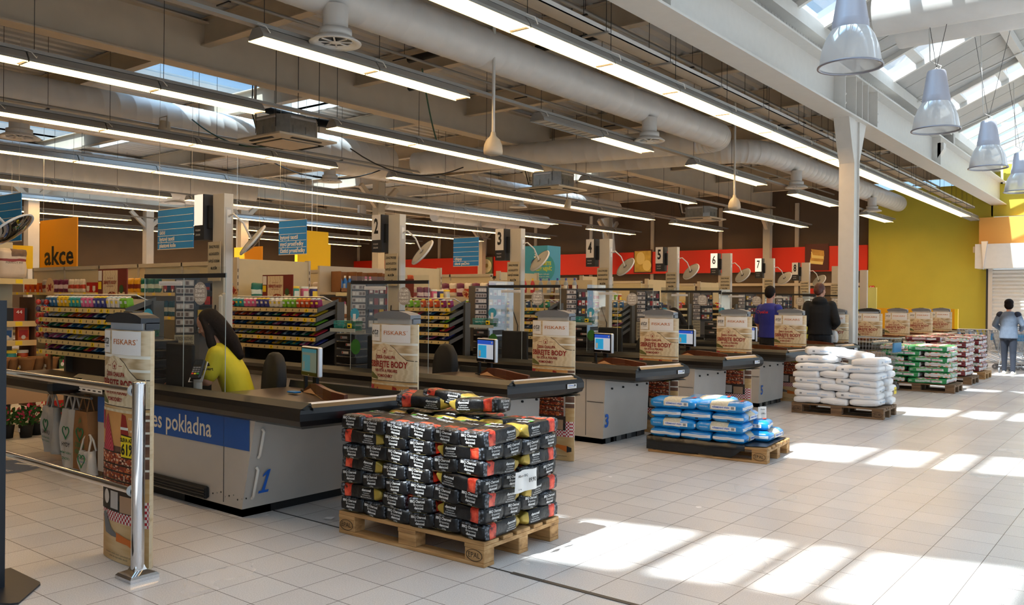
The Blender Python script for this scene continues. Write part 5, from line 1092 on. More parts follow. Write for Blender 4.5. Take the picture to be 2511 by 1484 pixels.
b = MB(); b.bev(0, 0, 0, .12, .08, .2, .01, WHITE); b.build('wall_sensor', label='small white box high on the yellow wall beside the orange panel', cat='sensor', loc=(-1.1, 27.72, 3.2))
b = MB(); b.disc(0, 0, .34, M_('floor_sticker_blue', '1d4f80', .4), T(0, 0, .002), 0, 32); M = T(0, 0, .003) @ RZ(.3)
b.text('DODRŽUJTE', .07, TXW, M, 0, -.1, 0, w=.45); b.text('ROZESTUPY', .07, TXW, M, 0, -.18, 0, w=.42); b.poly([(-.05, .15), (.2, .15), (.2, .1), (.28, .17), (.2, .24), (.2, .19), (-.05, .19)], TXW, M); b.build('floor_sticker', label='round blue distancing sticker on the floor at the left edge', cat='sticker', loc=(-3.95, .0, .0))
b = MB(); b.add([(0, 0, .002), (.07, .015, .004), (.06, .06, .012), (-.01, .045, .003)], [(0, 1, 2, 3)], PAPER); b.build('paper_scrap', label='scrap of white paper on the floor left of the charcoal pallet', cat='paper', loc=(-.42, .68, 0))
# ================================================================== GOODS AND SHELVES
PAL = ['1f7a5a', 'c22a3a', '1d5f94', 'd9b020', '2c9a9a', 'd86a9a', '3a3f8a', 'e0dcd4', '7ab82c', 'c8501c', '8a1f5a', '17406a']
def shade_(c): return M_('goods_'+c, c, .4, noise_=.1, nscale=25)
def pk_candy(c, i):
    b = MB(); b.bev(-.026, -.012, 0, .026, .05, .085, .006, shade_(c)); b.rect(-.02, .01, .02, .035, M_('goods_label%d' % (i % 3), ['e8e4dc', 'f0d84a', 'd8e8f0'][i % 3], .5), fr((0, -.0125, .03), (1, 0, 0), (0, 0, 1)), .001)
    b.bev(-.02, -.006, .085, .02, .04, .1, .005, M_('goods_label%d' % ((i+1) % 3), ['e8e4dc', 'f0d84a', 'd8e8f0'][(i+1) % 3], .5)); return b.build('candy_pack')
CP = [pk_candy(c, i) for i, c in enumerate(PAL)]
def flatpk(c, i):
    b = pillow(.11, .16, .028, lambda t, s, cc: shade_(c) if not (.3 < t < .7 and s == 'top') else M_('goods_label%d' % (i % 3), 'e8e4dc', .5), e=3, nz_=.004, nfreq=20, seed=i, nx=6, ny=6, nk=2); return b.build('sweets_bag')
FP = [flatpk(c, i) for i, c in enumerate(PAL)]
def tub(c, i):
    b = MB(); b.lathe([(.001, 0), (.045, 0), (.048, .01), (.048, .12), (.044, .13)], shade_(c), 14); b.lathe([(.05, .13), (.05, .155), (.001, .157)], M_('goods_label%d' % (i % 3), 'e8e4dc', .5), 14); b.lathe([(.049, .03), (.049, .1)], M_('goods_label%d' % ((i+1) % 3), ['e8e4dc', 'f0d84a', 'd8e8f0'][(i+1) % 3], .5), 14, a0=-2.4, a1=-.7); return b.build('jar')
TB = [tub(c, i) for i, c in enumerate(PAL)]
def bottle(c, cap, i):
    b = MB(); b.lathe([(.001, 0), (.034, 0), (.036, .02), (.036, .15), (.02, .19), (.013, .2)], shade_(c), 12); b.lathe([(.016, .2), (.016, .235), (.001, .237)], shade_(cap), 10); b.lathe([(.037, .05), (.037, .12)], M_('goods_label0', 'e8e4dc', .5), 12, a0=-2.6, a1=-.5); return b.build('bottle')
BT = [bottle(a, c, 0) for a, c in (('9aa4ae', '1a3aa0'), ('c22a3a', 'd9b020'), ('2c7ac8', 'e0dcd4'), ('e0dcd4', 'd86a9a'), ('1f7a5a', 'e0dcd4'))]
def pouch(c, c2, i, w=.17, h=.24):
    def fn(t, s, cc): return shade_(c2) if -.35 < cc[1] < .1 else shade_(c)
    b = pillow(w, h, .07, fn, e=3, nz_=.01, nfreq=12, seed=i, nx=8, ny=10, nk=2)
    M = RX(pi/2); b.v = [M @ v+Vector((0, 0, h/2)) for v in b.v]; return b.build('pouch_bag')
PO = [pouch(a, c, i) for i, (a, c) in enumerate((('0f6a5c', 'cfe0dc'), ('b8a898', '8a2a22'), ('6a1f4a', 'd8c8d0'), ('d8d0c4', 'b8402a'), ('1d6a8a', 'e0e8ec'), ('c8501c', 'f0d84a'), ('d9a020', '7a2a1a')))]
def carton(c, c2, i, w=.12, h=.18, d=.07):
    b = MB(); b.box(-w/2, 0, 0, w/2, d, h, shade_(c)); M = fr((0, 0, h/2), (1, 0, 0), (0, 0, 1)); b.rect(-w*.4, -.05, w*.4, .03, shade_(c2), M, .001); b.disc(.0, -.05, w*.2, M_('goods_label0', 'e8e4dc', .5), M, .002, 12); return b.build('box')
CT = [carton(a, c, i) for i, (a, c) in enumerate((('d8641c', 'b82a1a'), ('101c30', 'a02020'), ('c8c4bc', '2a5a9a'), ('a8201c', 'e0dcd4'), ('1d5f94', 'e0dcd4')))]
for o in CP+FP+TB+BT+PO+CT: COL.objects.unlink(o)
def put(src, loc, label, cat, group, rz=0, rx=0, s=1.):
    o = src.copy(); COL.objects.link(o); o.name = src.name.split('.')[0]; o.location = loc; o.rotation_euler = (rx, 0, rz); o.scale = (s, s, s); return tag(o, label, cat, group)
RG = M_('rack_graphite', '4f4d4a', .5); 
def candy_rack(n):
    y0 = 2.1*(n-1); t = thing('candy_rack', 'tiered sweets rack with cream price rails beside checkout %d' % n, 'rack', (0, y0, 0))
    x0, x1 = -4.68, -3.03
    b = MB(); b.box(x0, .93, .2, x1, .95, 1.46, M_('rack_back', '332a24', .7)); b.build('back_panel', t)
    for x in (x0-.04, x1): b = MB(); b.box(x, .86, .0, x+.04, .96, 1.48, RG); b.build('upright', t)
    b = MB(); b.tube([(x0, .75, 1.53), (x1-.05, .75, 1.53)], .009, SILVER, 6); b.tube([(x0, .9, 1.45), (x0, .75, 1.53)], .006, SILVER, 5); b.tube([(x1, .9, 1.45), (x1-.05, .75, 1.53)], .006, SILVER, 5); b.build('top_bar', t)
    rn_ = random.Random(n*7)
    for k, z in enumerate((1.385, 1.285, 1.185, 1.075, .97)):
        yf = .60 if k else .62; b = MB()
        b.add([(x0, yf, z-.0), (x1, yf, z), (x1, .92, z+.11), (x0, .92, z+.11), (x0, yf, z-.006), (x1, yf, z-.006), (x1, .92, z+.10), (x0, .92, z+.10)], [(0, 1, 2, 3), (7, 6, 5, 4), (0, 4, 5, 1)], RG)
        b.add([(x1, yf, z-.02), (x1+.012, yf, z-.02), (x1+.012, .9, z+.08), (x1+.012, .9, z+.13), (x1+.012, yf, z+.03)], [(1, 2, 3, 4)], RG)
        sh = b.build('tray', t)
        b = MB(); b.box(x0, yf-.006, z-.02, x1, yf, z+.022, TAGW); 
        for q in range(14):
            xx = x0+.06+.118*q; yel = rn_.random() < .22; M = fr((xx, yf-.007, z), (1, 0, 0), (0, 0, 1))
            if yel: b.rect(-.03, -.018, .03, .018, TAGY, M)
            b.rect(-.006, -.01, .006, .012, TXK, M, .001); b.rect(-.022, -.008, -.012, -.004, TXK, M, .001)
        b.build('price_rail', sh)
        N = 20 if n <= 2 else 14
        for q in range(N):
            x = x0+.05+(x1-x0-.1)*q/(N-1); c = PAL[(q//3+k*5+n*2) % 12]; ci = (q//3+k*5+n*2) % 12
            if k == 0: put(CP[ci], (x, y0+yf+.05, z+.03), 'small upright candy pack standing in the top tray beside checkout %d' % n, 'candy', 'candy packs in the top tray beside checkout %d' % n, rx=.15)
            elif q % 2 == 0: put(FP[ci], (x+.02, y0+yf+.13, z+.07), 'flat bag of sweets lying in a lower tray beside checkout %d' % n, 'candy', 'sweets bags in the lower trays beside checkout %d' % n, rx=.34, s=1.15)
for n in (1, 2, 3, 4, 5): candy_rack(n)
for n in range(6, 9):
    t = thing('candy_rack', 'distant tiered sweets rack beside checkout %d' % n, 'rack', (0, 2.1*(n-1), 0)); b = MB(); b.box(-4.6, .93, .3, -3.03, .95, 1.46, M_('rack_back', '332a24', .7)); b.box(-3.03, .86, 0, -2.99, .96, 1.48, RG); b.box(-4.64, .86, 0, -4.6, .96, 1.48, RG); b.build('back_panel', t)
    b = MB()
    for z in (1.38, 1.27, 1.16, 1.05): b.box(-4.6, .62, z-.02, -3.03, .93, z+.02, TAGW)
    b.build('trays', t)
    for q in range(8): put(CP[(q+n) % 12], (-4.5+.2*q, 2.1*(n-1)+.68, 1.4), 'small candy pack in the top tray beside checkout %d' % n, 'candy', 'candy packs in the top tray beside checkout %d' % n, s=1.2)
def promo(n):
    y0 = 2.1*(n-1); b = MB(); M = fr((-4.72, y0+1.35, 1.655), (1, 0, 0), (0, 0, 1)); b.box(-.31, -.15, -.01, .31, .155, 0, M_('poster_brick', '7a2a20', .6), M); b.rect(-.2, -.15, .12, .14, WODL, M, .002); b.rect(-.3, .03, -.22, .14, PAPER, M, .003)
    b.text('ČESKÁ CHALUPA', .024, REDT, M, -.04, .055, .004, w=.13); b.text('SBÍREJTE BODY', .05, REDT, M, -.04, .01, .004, w=.28, bold=.03); b.text('NA ETA A FISKARS', .022, REDT, M, -.04, -.03, .004, w=.15); b.disc(-.0, -.12, .09, FOOD, M, .003, 20, ry=.035); b.disc(.2, -.06, .045, M_('plant_print', '3a5a2c', .6), M, .003, 14); b.rect(.14, -.14, .27, -.09, WODL, M, .002); b.rect(-.3, -.06, -.23, .02, TAGY, M, .003)
    b.build('board', t_ := thing('promotional_poster', 'Sbírejte body poster above the sweets rack of checkout %d' % n, 'poster', (0, 0, 0))); b = MB(); b.box(-4.72-.02, y0+1.36, .0, -4.72+.02, y0+1.39, 1.5, STEEL); b.build('support', t_)
for n in (1, 2, 3, 5): promo(n)
def lollies(n):
    y0 = 2.1*(n-1); t = thing('lollipop_stand', 'cardboard lollipop stand with an oval topper beside checkout %d' % n, 'stand', (-4.68, y0+.72, 0)); b = MB(); b.box(-.03, -.02, .5, .03, .0, 1.5, KRAFT); b.lathe([(.03, .98), (.05, 1.1)], PAPER, 8); b.cyl((0, 0, 0), (0, 0, .5), .02, RG, 8); b.build('column', t)
    b = MB(); M = fr((0, -.02, 1.60), (1, 0, .0), (0, 0, 1)) @ RZ(-.5 if n > 1 else .2); b.disc(0, 0, .095, M_('topper_cream', 'cfa878', .6), M, 0, 24, ry=.055 if n > 1 else .1); b.disc(0, 0, .03, REDT, M, .001, 12); 
    for k in range(7): b.disc(.055*cos(k), .03*sin(k), .012, REDT, M, .001, 8)
    b.build('topper', t)
    for r in range(6):
        for q in range(6):
            a = 2*pi*q/6+.3; src = LP[(r+q) % 3]; put(src, (-4.68+.11*cos(a), y0+.72+.11*sin(a)-.01, 1.13+.065*r), 'round red lollipop in clear wrap on the stand beside checkout %d' % n, 'lollipop', 'lollipops on the stand beside checkout %d' % n)
LP = []
for c in ('c0352c', 'a82420', '4a3a5a'):
    b = MB(); b.lathe([(.001, -.028), (.018, -.022), (.028, 0), (.018, .022), (.001, .028)], M_('lolly_'+c, c, .12, coat=.5), 12); b.tube([(0, 0, -.02), (0, 0, -.05)], .003, PAPER, 4); o = b.build('lollipop'); COL.objects.unlink(o); LP.append(o)
for n in (1, 2, 3, 4): lollies(n)
# ------------------------------------------------------------------ gondolas behind the checkouts
PANEL = M_('shelf_back_cream', 'cbbf9f', .6, noise_=.03); 
def endcap(k, y0, y1, label):
    t = thing('shelf_unit', label, 'shelf', (-6.85, 0, 0)); b = MB(); b.box(-.06, y0, .1, 0, y1, 2.1, PANEL)
    for y in (y0-.04, y1): b.box(-.08, y, 0, .02, y+.04, 2.12, CREAM)
    for y in (y0-.03, y1+.01):
        for z in range(8): b.box(.02, y, 1.2+.1*z, .022, y+.012, 1.25+.1*z, SHADE)
    b.build('back_panel', t)
    for z in (1.5, 1.15, .8, .45):
        b = MB(); b.box(0, y0, z-.03, .42, y1, z, CREAM); b.box(.42, y0, z-.045, .43, y1, z+.005, TAGW)
        for q in range(5): b.box(.43, y0+.1+.25*q, z-.04, .432, y0+.17+.25*q, z, TAGY)
        b.build('shelf', t)
for k in range(6):
    y0 = 4.32+3.1*k; endcap(k, y0, y0+1.28, 'cream end shelf unit behind checkout %d with household goods' % (k+2))
    if k < 4:
        for q in range(7):
            j = (q//2+k) % 7
            put(PO[j] if q < 4 else TB[(q+k) % 12], (-6.85+.28, y0+.12+.175*q, 1.5), 'household packet on the top shelf of the end unit behind checkout %d' % (k+2), 'packet', 'packets on the end unit behind checkout %d' % (k+2), rz=pi/2, s=1 if q < 4 else 1.3)
            put(PO[(j+2) % 7], (-6.85+.28, y0+.12+.175*q, 1.15), 'packet on the second shelf of the end unit behind checkout %d' % (k+2), 'packet', 'packets on the second shelf behind checkout %d' % (k+2), rz=pi/2)
def gondola(k, yf, x0, x1, label, fill):
    t = thing('shelf_unit', label, 'shelf', (0, yf, 0)); b = MB(); b.box(x0, .38, .1, x1, .44, 2.03, PANEL); b.box(x0, .36, 2.0, x1, .46, 2.06, CREAM)
    x = x0
    while x < x1: b.box(x, .36, 0, x+.035, .46, 2.06, CREAM); x += 1.33
    b.build('back_panel', t)
    for z in (1.58, 1.22, .86, .5):
        b = MB(); b.box(x0, 0, z-.03, x1, .38, z, CREAM); b.box(x0, -.008, z-.045, x1, 0, z+.005, TAGW)
        x = x0+.2
        while x < x1: b.box(x, -.01, z-.04, x+.08, -.008, z, TAGY); x += .45
        b.build('shelf', t)
    if fill:
        x = x0+.15; q = 0
        while x < x1-.05:
            j = (q//3+k) % 7; gl = 'assorted packet on the long shelf unit %s' % ['behind checkout 1', 'behind checkout 2', 'behind checkout 3', 'behind checkout 4'][k]
            put(PO[j] if (q//4) % 3 else CT[(q//4) % 5], (x, yf+.18, 1.58), gl, 'packet', gl.replace('assorted packet', 'packets')); put(PO[(j+3) % 7], (x, yf+.18, 1.22), gl, 'packet', gl.replace('assorted packet', 'packets')); x += .21; q += 1
for k in range(6):
    yf = 3.75+3.1*k; gondola(k, yf, -13.4, -6.95, 'long cream shelf unit running back into the store behind checkout %d' % (k+1), k < 3)
# goods in open cartons above the end unit behind checkout 2
for i, (x, y, z) in enumerate(((-6.55, 6.1, 1.62), (-6.55, 6.55, 1.62), (-6.55, 7.0, 1.62), (-6.55, 6.1, 1.2), (-6.55, 6.55, 1.2), (-6.55, 7.0, 1.2))):
    t = thing('open_carton', '%s open brown carton of white bottles between the end shelf units, %s row' % (['left', 'middle', 'right'][i % 3], ['upper', 'lower'][i//3]), 'carton', (x, y, z), rz=pi/2); b = MB(); K_ = M_('carton_brown', '8a5c38', .8, noise_=.1)
    b.box(-.17, -.12, 0, .17, .12, .01, K_); b.box(-.17, .11, 0, .17, .12, .34, K_); b.box(-.17, -.12, 0, -.16, .12, .34, K_); b.box(.16, -.12, 0, .17, .12, .34, K_); b.box(-.17, -.12, 0, .17, -.11, .07, K_); b.build('tray', t)
    for q in range(3): put(BT[3 if i % 2 else 2], (x+.02, y-.1+.1*q, z+.012), 'white bottle inside the open cartons beyond checkout 2', 'bottle', 'bottles in the open cartons', s=1.1)
t = thing('shelf_unit', 'open metal shelf carrying the brown cartons beyond checkout 2', 'shelf', (-6.6, 6.55, 0)); b = MB(); b.box(-.2, -.75, 1.58, .2, .75, 1.62, CREAM); b.box(.2, -.75, 1.56, .21, .75, 1.62, TAGW); b.build('shelf', t); b = MB(); b.box(-.2, -.75, 1.15, .2, .75, 1.2, CREAM); b.build('shelf', t); b = MB(); b.box(-.25, -.75, 0, -.2, .75, 2.05, CREAM); b.build('back_panel', t)
# detergents near checkout 4
t = thing('shelf_unit', 'promotional shelf with blue-capped spray bottles behind checkout 4', 'shelf', (-5.2, 9.75, 0)); b = MB(); b.box(-.9, -.2, 1.62, 1.0, .2, 1.66, WHITE); b.build('shelf', t); b = MB(); b.box(-.9, .16, 0, 1.0, .2, 1.9, PANEL); b.build('back_panel', t)
for q in range(9): put(BT[0] if q > 3 else BT[1], (-5.95+.19*q, 9.68, 1.66), 'tall bottle on the promotional shelf behind checkout 4', 'bottle', 'bottles on the shelf behind checkout 4', s=1.15)
for q in range(8): put(PO[(2, 3)[q % 2]], (-7.3+.2*q, 9.35, 1.58), 'pink and white paper pack stacked behind the checkout 3 mirror', 'packet', 'paper packs behind checkout 3', s=1.1)
b = MB(); b.box(-.8, 0, 1.5, .85, .35, 1.58, CREAM); b.box(-.8, .3, 0, .85, .35, 1.9, PANEL); b.build('shelf_unit', label='cream shelf holding the pink paper packs behind checkout 3', cat='shelf', loc=(-6.6, 9.2, 0))
for q in range(10): put(PO[(5, 2, 6)[q % 3]], (-7.0+.13*q, 6.9, 1.63+.1*(q % 2)), 'bright dishwasher refill pouch hanging right of the brown cartons', 'packet', 'bright refill pouches', s=.8)
# pet food shelf at the left (faces the checkouts)
PX, PY = -7.2, 1.62; PR = pi/2
def pw(x, y, z): return (PX-y, PY+x, z)
t = thing('shelf_unit', 'pet food shelf at the left edge with dog food bags on top', 'shelf', (PX, PY, 0), PR); b = MB(); b.box(-2.2, .42, .1, -.12, .46, 2.2, PANEL); b.box(-.02, 0, .1, 0, .46, 1.5, M_('side_brown', '6a4a34', .7)); b.build('back_panel', t)
for z in (1.72, 1.19, .95, .62):
    b = MB(); b.box(-2.2, 0, z-.04, 0, .42, z, CREAM); b.box(-2.2, -.01, z-.06, 0, 0, z+.01, TAGW)
    for q in range(6): b.box(-2.1+.37*q, -.012, z-.05, -2.02+.37*q, -.01, z+.0, TAGY)
    b.build('shelf', t)
for i in range(4):
    b = pillow(.34, .38, .14, lambda t_, s, c: shade_('8a2a22') if .12 < c[1] < .3 else (M_('dogbag_photo', '6a5444', .6, noise_=.3, nscale=15) if c[1] > .45 and c[0] > -.2 else M_('dogbag_cream', 'cdbfae', .4, bump=.4, bscale=10)), e=5, edge=.25, nz_=.012, nfreq=8, seed=i, nx=12, ny=12, nk=3)
    M = RX(pi/2); b.v = [M @ v+Vector((0, 0, .20)) for v in b.v]; b.text('PERFECT FIT', .035, TXK, fr((0, -.075, .21), (1, 0, 0), (0, 0, 1)), w=.2)
    b.build('dog_food_bag', label='large cream dog food bag on the top pet food shelf, %s from the right' % ORD[i+1], cat='bag', group='dog food bags on the top shelf', loc=pw(-.22-.40*i, .18, 1.72), rz=PR)
b = MB(); b.box(-.33, 0, 0, .33, .3, .17, M_('dark_box', '14161c', .5)); M = fr((0, -.001, .09), (1, 0, 0), (0, 0, 1)); b.rect(.17, -.08, .3, .08, REDT, M, .001); b.disc(-.02, 0, .07, M_('dogbag_cream', 'cdbfae', .4), M, .002, 12, ry=.06); b.text('44', .06, TXW, M, .235, .03, .003, w=.07); b.text('Adult', .05, TXW, M, -.22, .04, .003, w=.1); b.build('box', label='black pet food carton with a white dog on the second shelf', cat='carton', loc=pw(-.42, .05, 1.19), rz=PR)
for q in range(6): put(CT[0 if q != 1 else 2], pw(-.12-.19*q, .08, .95), 'pet snack box on the third pet food shelf', 'carton', 'snack boxes on the third pet food shelf', rz=PR, s=1.1)
for q in range(8): put(TB[4 if q % 4 else 9], pw(-.12-.14*q, .1, .62), 'turquoise pet food tub on the lower pet food shelf', 'jar', 'pet food tubs on the lower shelf', s=1.35)
t = thing('display_board', 'red pet food advertising board with a dog beside the pet shelf', 'board', (-7.0, 1.66, 0), PR); b = MB(); M = fr((0, 0, .65), (1, 0, 0), (0, 0, 1)); b.box(0, -.65, -.03, .42, .70, 0, M_('puri_red', 'b81a14', .5), M); b.disc(.27, .12, .15, M_('puri_cream', 'c89a70', .6), M, .002, 24, ry=.42); b.disc(.28, .1, .1, TXK, M, .004, 20, ry=.16); b.rect(.02, .46, .24, .54, TXK, M, .003); b.text('PURINA', .07, TXW, M, .13, .5, .005, w=.19, bold=.02); b.build('panel', t); b = MB(); b.box(-.04, .0, 1.35, .42, .05, 1.42, M_('navy', '123a6a', .5)); b.build('header', t)
# low table with wrapped pots and plants
TX_, TY_ = -5.8, 2.05
t = thing('display_table', 'long low display table with a pale edge holding the wrapped pots', 'table', (TX_, TY_, 0), PR); b = MB(); b.box(-2.6, 0, .60, 0, .65, .66, SHADE); b.box(-2.6, -.015, .60, 0, 0, .69, WODL); b.build('table_top', t)
for x in (-2.5, -1.3, -.1):
    for y in (.05, .55): b = MB(); b.box(x, y, 0, x+.05, y+.05, .6, SHADE); b.build('leg', t)
b = MB(); b.box(-2.55, .02, .33, -.1, .045, .58, M_('pale_timber', 'c3a07c', .7)); b.build('front_board', t)
LEAF = M_('leaf_green', '2c5a1e', .5, noise_=.3, nscale=15); PETR = M_('petal_red', 'b8141c', .5); PETP = M_('petal_pink', 'd8406a', .5)
def foliage(b, n, r, h, z0, mt, seed, s=.05):
    R = random.Random(seed)
    for k in range(n):
        a = R.uniform(0, 2*pi); q = r*sqrt(R.random()); z = z0+R.uniform(0, h); p = Vector((q*cos(a), q*sin(a), z)); d = Vector((cos(a)*.6, sin(a)*.6, R.uniform(.2, 1))).normalized(); e = d.orthogonal().normalized(); l = s*R.uniform(.7, 1.3)
        b.add([p, p+d*l*.5+e*l*.3, p+d*l, p+d*l*.5-e*l*.3], [(0, 1, 2, 3)], mt)
for i in range(5):
    t = thing('wrapped_pot', 'plant pot in brown kraft wrap on the low table, %s from the right' % ORD[i+1], 'plant pot', (TX_-.12-.07*(i % 2), 1.26-.135*i, .66)); t.scale = (.6, .6, .62); b = MB()
    b.lathe([(.001, 0), (.09, 0), (.1, .02), (.145, .23), (.165, .27), (.15, .25), (.12, .12)], KRAFT, 14, T(0, 0, 0)); b.build('wrap', t); b = MB(); b.box(-.03, -.125, .08, .03, -.118, .13, PAPER); b.build('label_tag', t)
for i in range(6):
    t = thing('seedling_pack', 'small green seedling pack on the low table, %s from the right' % ORD[i+1], 'seedlings', (TX_-.06, 1.76-.085*i, .66), PR); t.scale = (.62, .62, .8); b = MB(); b.box(-.06, -.05, 0, .06, .05, .16, BLK2); M = fr((0, -.051, .1), (1, 0, 0), (0, 0, 1)); b.rect(-.055, -.08, .055, .07, M_('seed_print', '4a6a3a', .6), M, .001); b.disc(0, 0, .03, PAPER, M, .002, 10); b.disc(.02, .04, .02, PETP, M, .002, 10); b.build('pot', t)
    b = MB(); foliage(b, 14, .05, .05, .16, LEAF, i, .05); b.build('leaves', t)
t = thing('potted_plant', 'tall leafy green plant standing on the low table before the red board', 'plant', (TX_-.25, 1.42, .66)); t.scale = (.8, .8, .9); b = MB(); b.lathe([(.001, 0), (.06, 0), (.08, .14), (.07, .14)], BLK2, 12); b.build('pot', t); b = MB(); foliage(b, 130, .13, .42, .12, LEAF, 9, .11); b.tube([(0, 0, .1), (0, 0, .5)], .006, LEAF, 5); b.build('leaves', t)
for i in range(5):
    t = thing('flower_pot', 'red flowering plant in a black pot on the floor, %s from the right' % ORD[i+1], 'flower', (-5.5-.1*(i % 2), 1.12-.15*i, 0)); t.scale = (.75, .75, .8); b = MB(); b.lathe([(.001, 0), (.075, 0), (.1, .17), (.09, .17), (.001, .15)], BLK2, 14); b.box(-.025, -.098, .08, .025, -.092, .13, PAPER); b.build('pot', t)
    b = MB(); foliage(b, 90, .15, .2, .16, LEAF, 20+i, .07); b.build('leaves', t); b = MB(); foliage(b, 34, .14, .22, .2, PETR if i % 2 else PETP, 40+i, .055); b.build('petals', t)
# carrier bags hanging under the end of checkout 1
BAGW = M_('carrier_white', 'c9c4bc', .5, noise_=.08, bump=.4, bscale=12); GREENT = M_('green_bag_print', '2c7a48', .6)
def carrier(label, loc, rz, w, h, mt, lines, hole=True, kraft=False):
    t = thing('carrier_bag', label, 'bag', loc, rz); b = MB(); N = 10
    vs = []
    for j in range(9):
        z = -h*j/8
        for i in range(N+1):
            x = (-w/2+w*i/N)*(.75+.25*min(1, j/3)); vs.append((x, -.03-.02*sin(i*1.3+j*.5)*(0 if kraft else 1)-(.02 if kraft else .0), z))
    o = len(vs); vs += [(v[0], .03+(.02 if kraft else .01*sin(v[2]*20)), v[2]) for v in vs]
    fs = []
    for L in (0, 1):
        for j in range(8):
            for i in range(N):
                a = L*o+j*(N+1)+i; q = (a, a+1, a+N+2, a+N+1); fs.append(q if L else q[::-1])
    for j in range(8):
        for i in (0, N): a = j*(N+1)+i; fs.append((a, a+N+1, o+a+N+1, o+a))
    fs.append(tuple(8*(N+1)+i for i in range(N+1))+tuple(o+8*(N+1)+i for i in range(N, -1, -1)))
    b.add(vs, fs, mt, None, not kraft); M = fr((0, -.056, -h/2), (1, 0, 0), (0, 0, 1))
    for s, hh, y, ww, c in lines: b.text(s, hh, c, M, 0, y, .002, w=ww, bold=.02)
    pts = [(.05*(abs(cos(a))**.5)*(1 if cos(a) > 0 else -1)*1.2, h*.13+.07*sin(a)-.015*(sin(a*.5+.8) < .3)) for a in [2*pi*k/24 for k in range(24)]]
    hp = [(16*sin(a)**3/16*.06, (13*cos(a)-5*cos(2*a)-2*cos(3*a)-cos(4*a))/16*.06+h*.12) for a in [2*pi*k/28 for k in range(28)]]
    b.tube([tuple(M @ Vector((x, y, .004))) for x, y in hp], .005, GREENT, 4, closed=True)
    b.build('body', t); b = MB()
    for s in (-1, 1): b.tube([(-.07, s*.03, 0), (-.065, s*.01, .09), (-.03, 0, .13), (.03, 0, .13), (.065, s*.01, .09), (.07, s*.03, 0)], .009 if not kraft else .006, mt, 6)
    b.build('handle', t); return t
carrier('white knotted carrier bag, leftmost under the counter end of checkout 1', (-3.95, .42, .50), -.1, .36, .42, BAGW, [('UMAVU', .05, -.02, .2, TXK), ('POUŽÍVÁM TAŠKU', .02, -.07, .2, GREENT), ('ZNOVU A ZNOVU', .02, -.1, .2, GREENT)])
carrier('long white carrier bag, second from the left at checkout 1', (-3.42, .36, .53), 0, .3, .52, BAGW, [('HYDY', .05, -.05, .15, TXK), ('MÁM TAŠKU', .025, -.12, .2, GREENT), ('ZNOVU', .03, -.17, .15, GREENT)])
carrier('brown paper carrier bag with a heart at checkout 1', (-3.12, .34, .54), 0, .27, .50, KRAFT, [('JÁ', .05, .17, .05, GREENT), ('ČESKOU', .05, -.04, .17, GREENT), ('PŘÍRODU', .05, -.1, .17, GREENT)], kraft=True)
carrier('small pale bag half hidden below the brown paper bag', (-3.0, .30, .22), 0, .2, .2, BAGW, [('ZNOVU', .03, .04, .14, TXK), ('POUŽÍVÁM TAŠKU', .015, .01, .14, BLUEP)])
b = MB(); b.tube([(-4.1, .3, .66), (-2.95, .3, .66)], .012, STEEL, 6); b.tube([(-4.1, .3, .66), (-4.1, .6, .66), (-3.3, .7, .66)], .012, STEEL, 6); b.build('bag_hanger', label='thin steel hanger bar carrying the carrier bags', cat='hanger')
b = MB(); b.bev(-4.25, .02, .70, -3.1, .55, .82, .03, BLACK); b.build('belt_end_housing', label='rounded black belt end above the hanging carrier bags', cat='housing')
# ================================================================== PEOPLE
def ell(b, c, r, mt, n=14, m=9, M=None):
    prof = [(max(.0005, sin(pi*k/m)), -cos(pi*k/m)) for k in range(m+1)]
    Q = Matrix.Translation(c) @ Matrix.Diagonal((r[0], r[1], r[2], 1)); b.lathe(prof, mt, n, (M @ Q) if M else Q)
def limb(b, pts, rad, mt):
    P_ = []; R_ = []
    for i in range(len(pts)-1):
        for k in range(5): t = k/5; P_.append(Vector(pts[i]).lerp(Vector(pts[i+1]), t)); R_.append(rad[i]*(1-t)+rad[i+1]*t)
    P_.append(Vector(pts[-1])); R_.append(rad[-1]); b.tube(P_, R_, mt, 12)
    for p, r in zip(pts, rad): ell(b, p, (r, r, r), mt, 10, 6)
def loft(b, rings, mt, n=20):
    vs = []; 
    for (x, y, z, rx, ry) in rings:
        for k in range(n): a = 2*pi*k/n; vs.append((x+rx*cos(a)*(1 if abs(cos(a)) < .7 else 1), y+ry*sin(a), z))
    fs = [(i*n+k, i*n+(k+1) % n, (i+1)*n+(k+1) % n, (i+1)*n+k) for i in range(len(rings)-1) for k in range(n)]
    b.add(vs, fs+[tuple(range(n-1, -1, -1)), tuple((len(rings)-1)*n+k for k in range(n))], mt)
def fuse(b, name, parent, vox=.011, sm=4, label=None):
    o = b.build(name, parent, label=label); m = o.modifiers.new('r', 'REMESH'); m.mode = 'VOXEL'; m.voxel_size = vox; m.use_smooth_shade = True
    s = o.modifiers.new('s', 'SMOOTH'); s.iterations = sm; s.factor = .5; return o
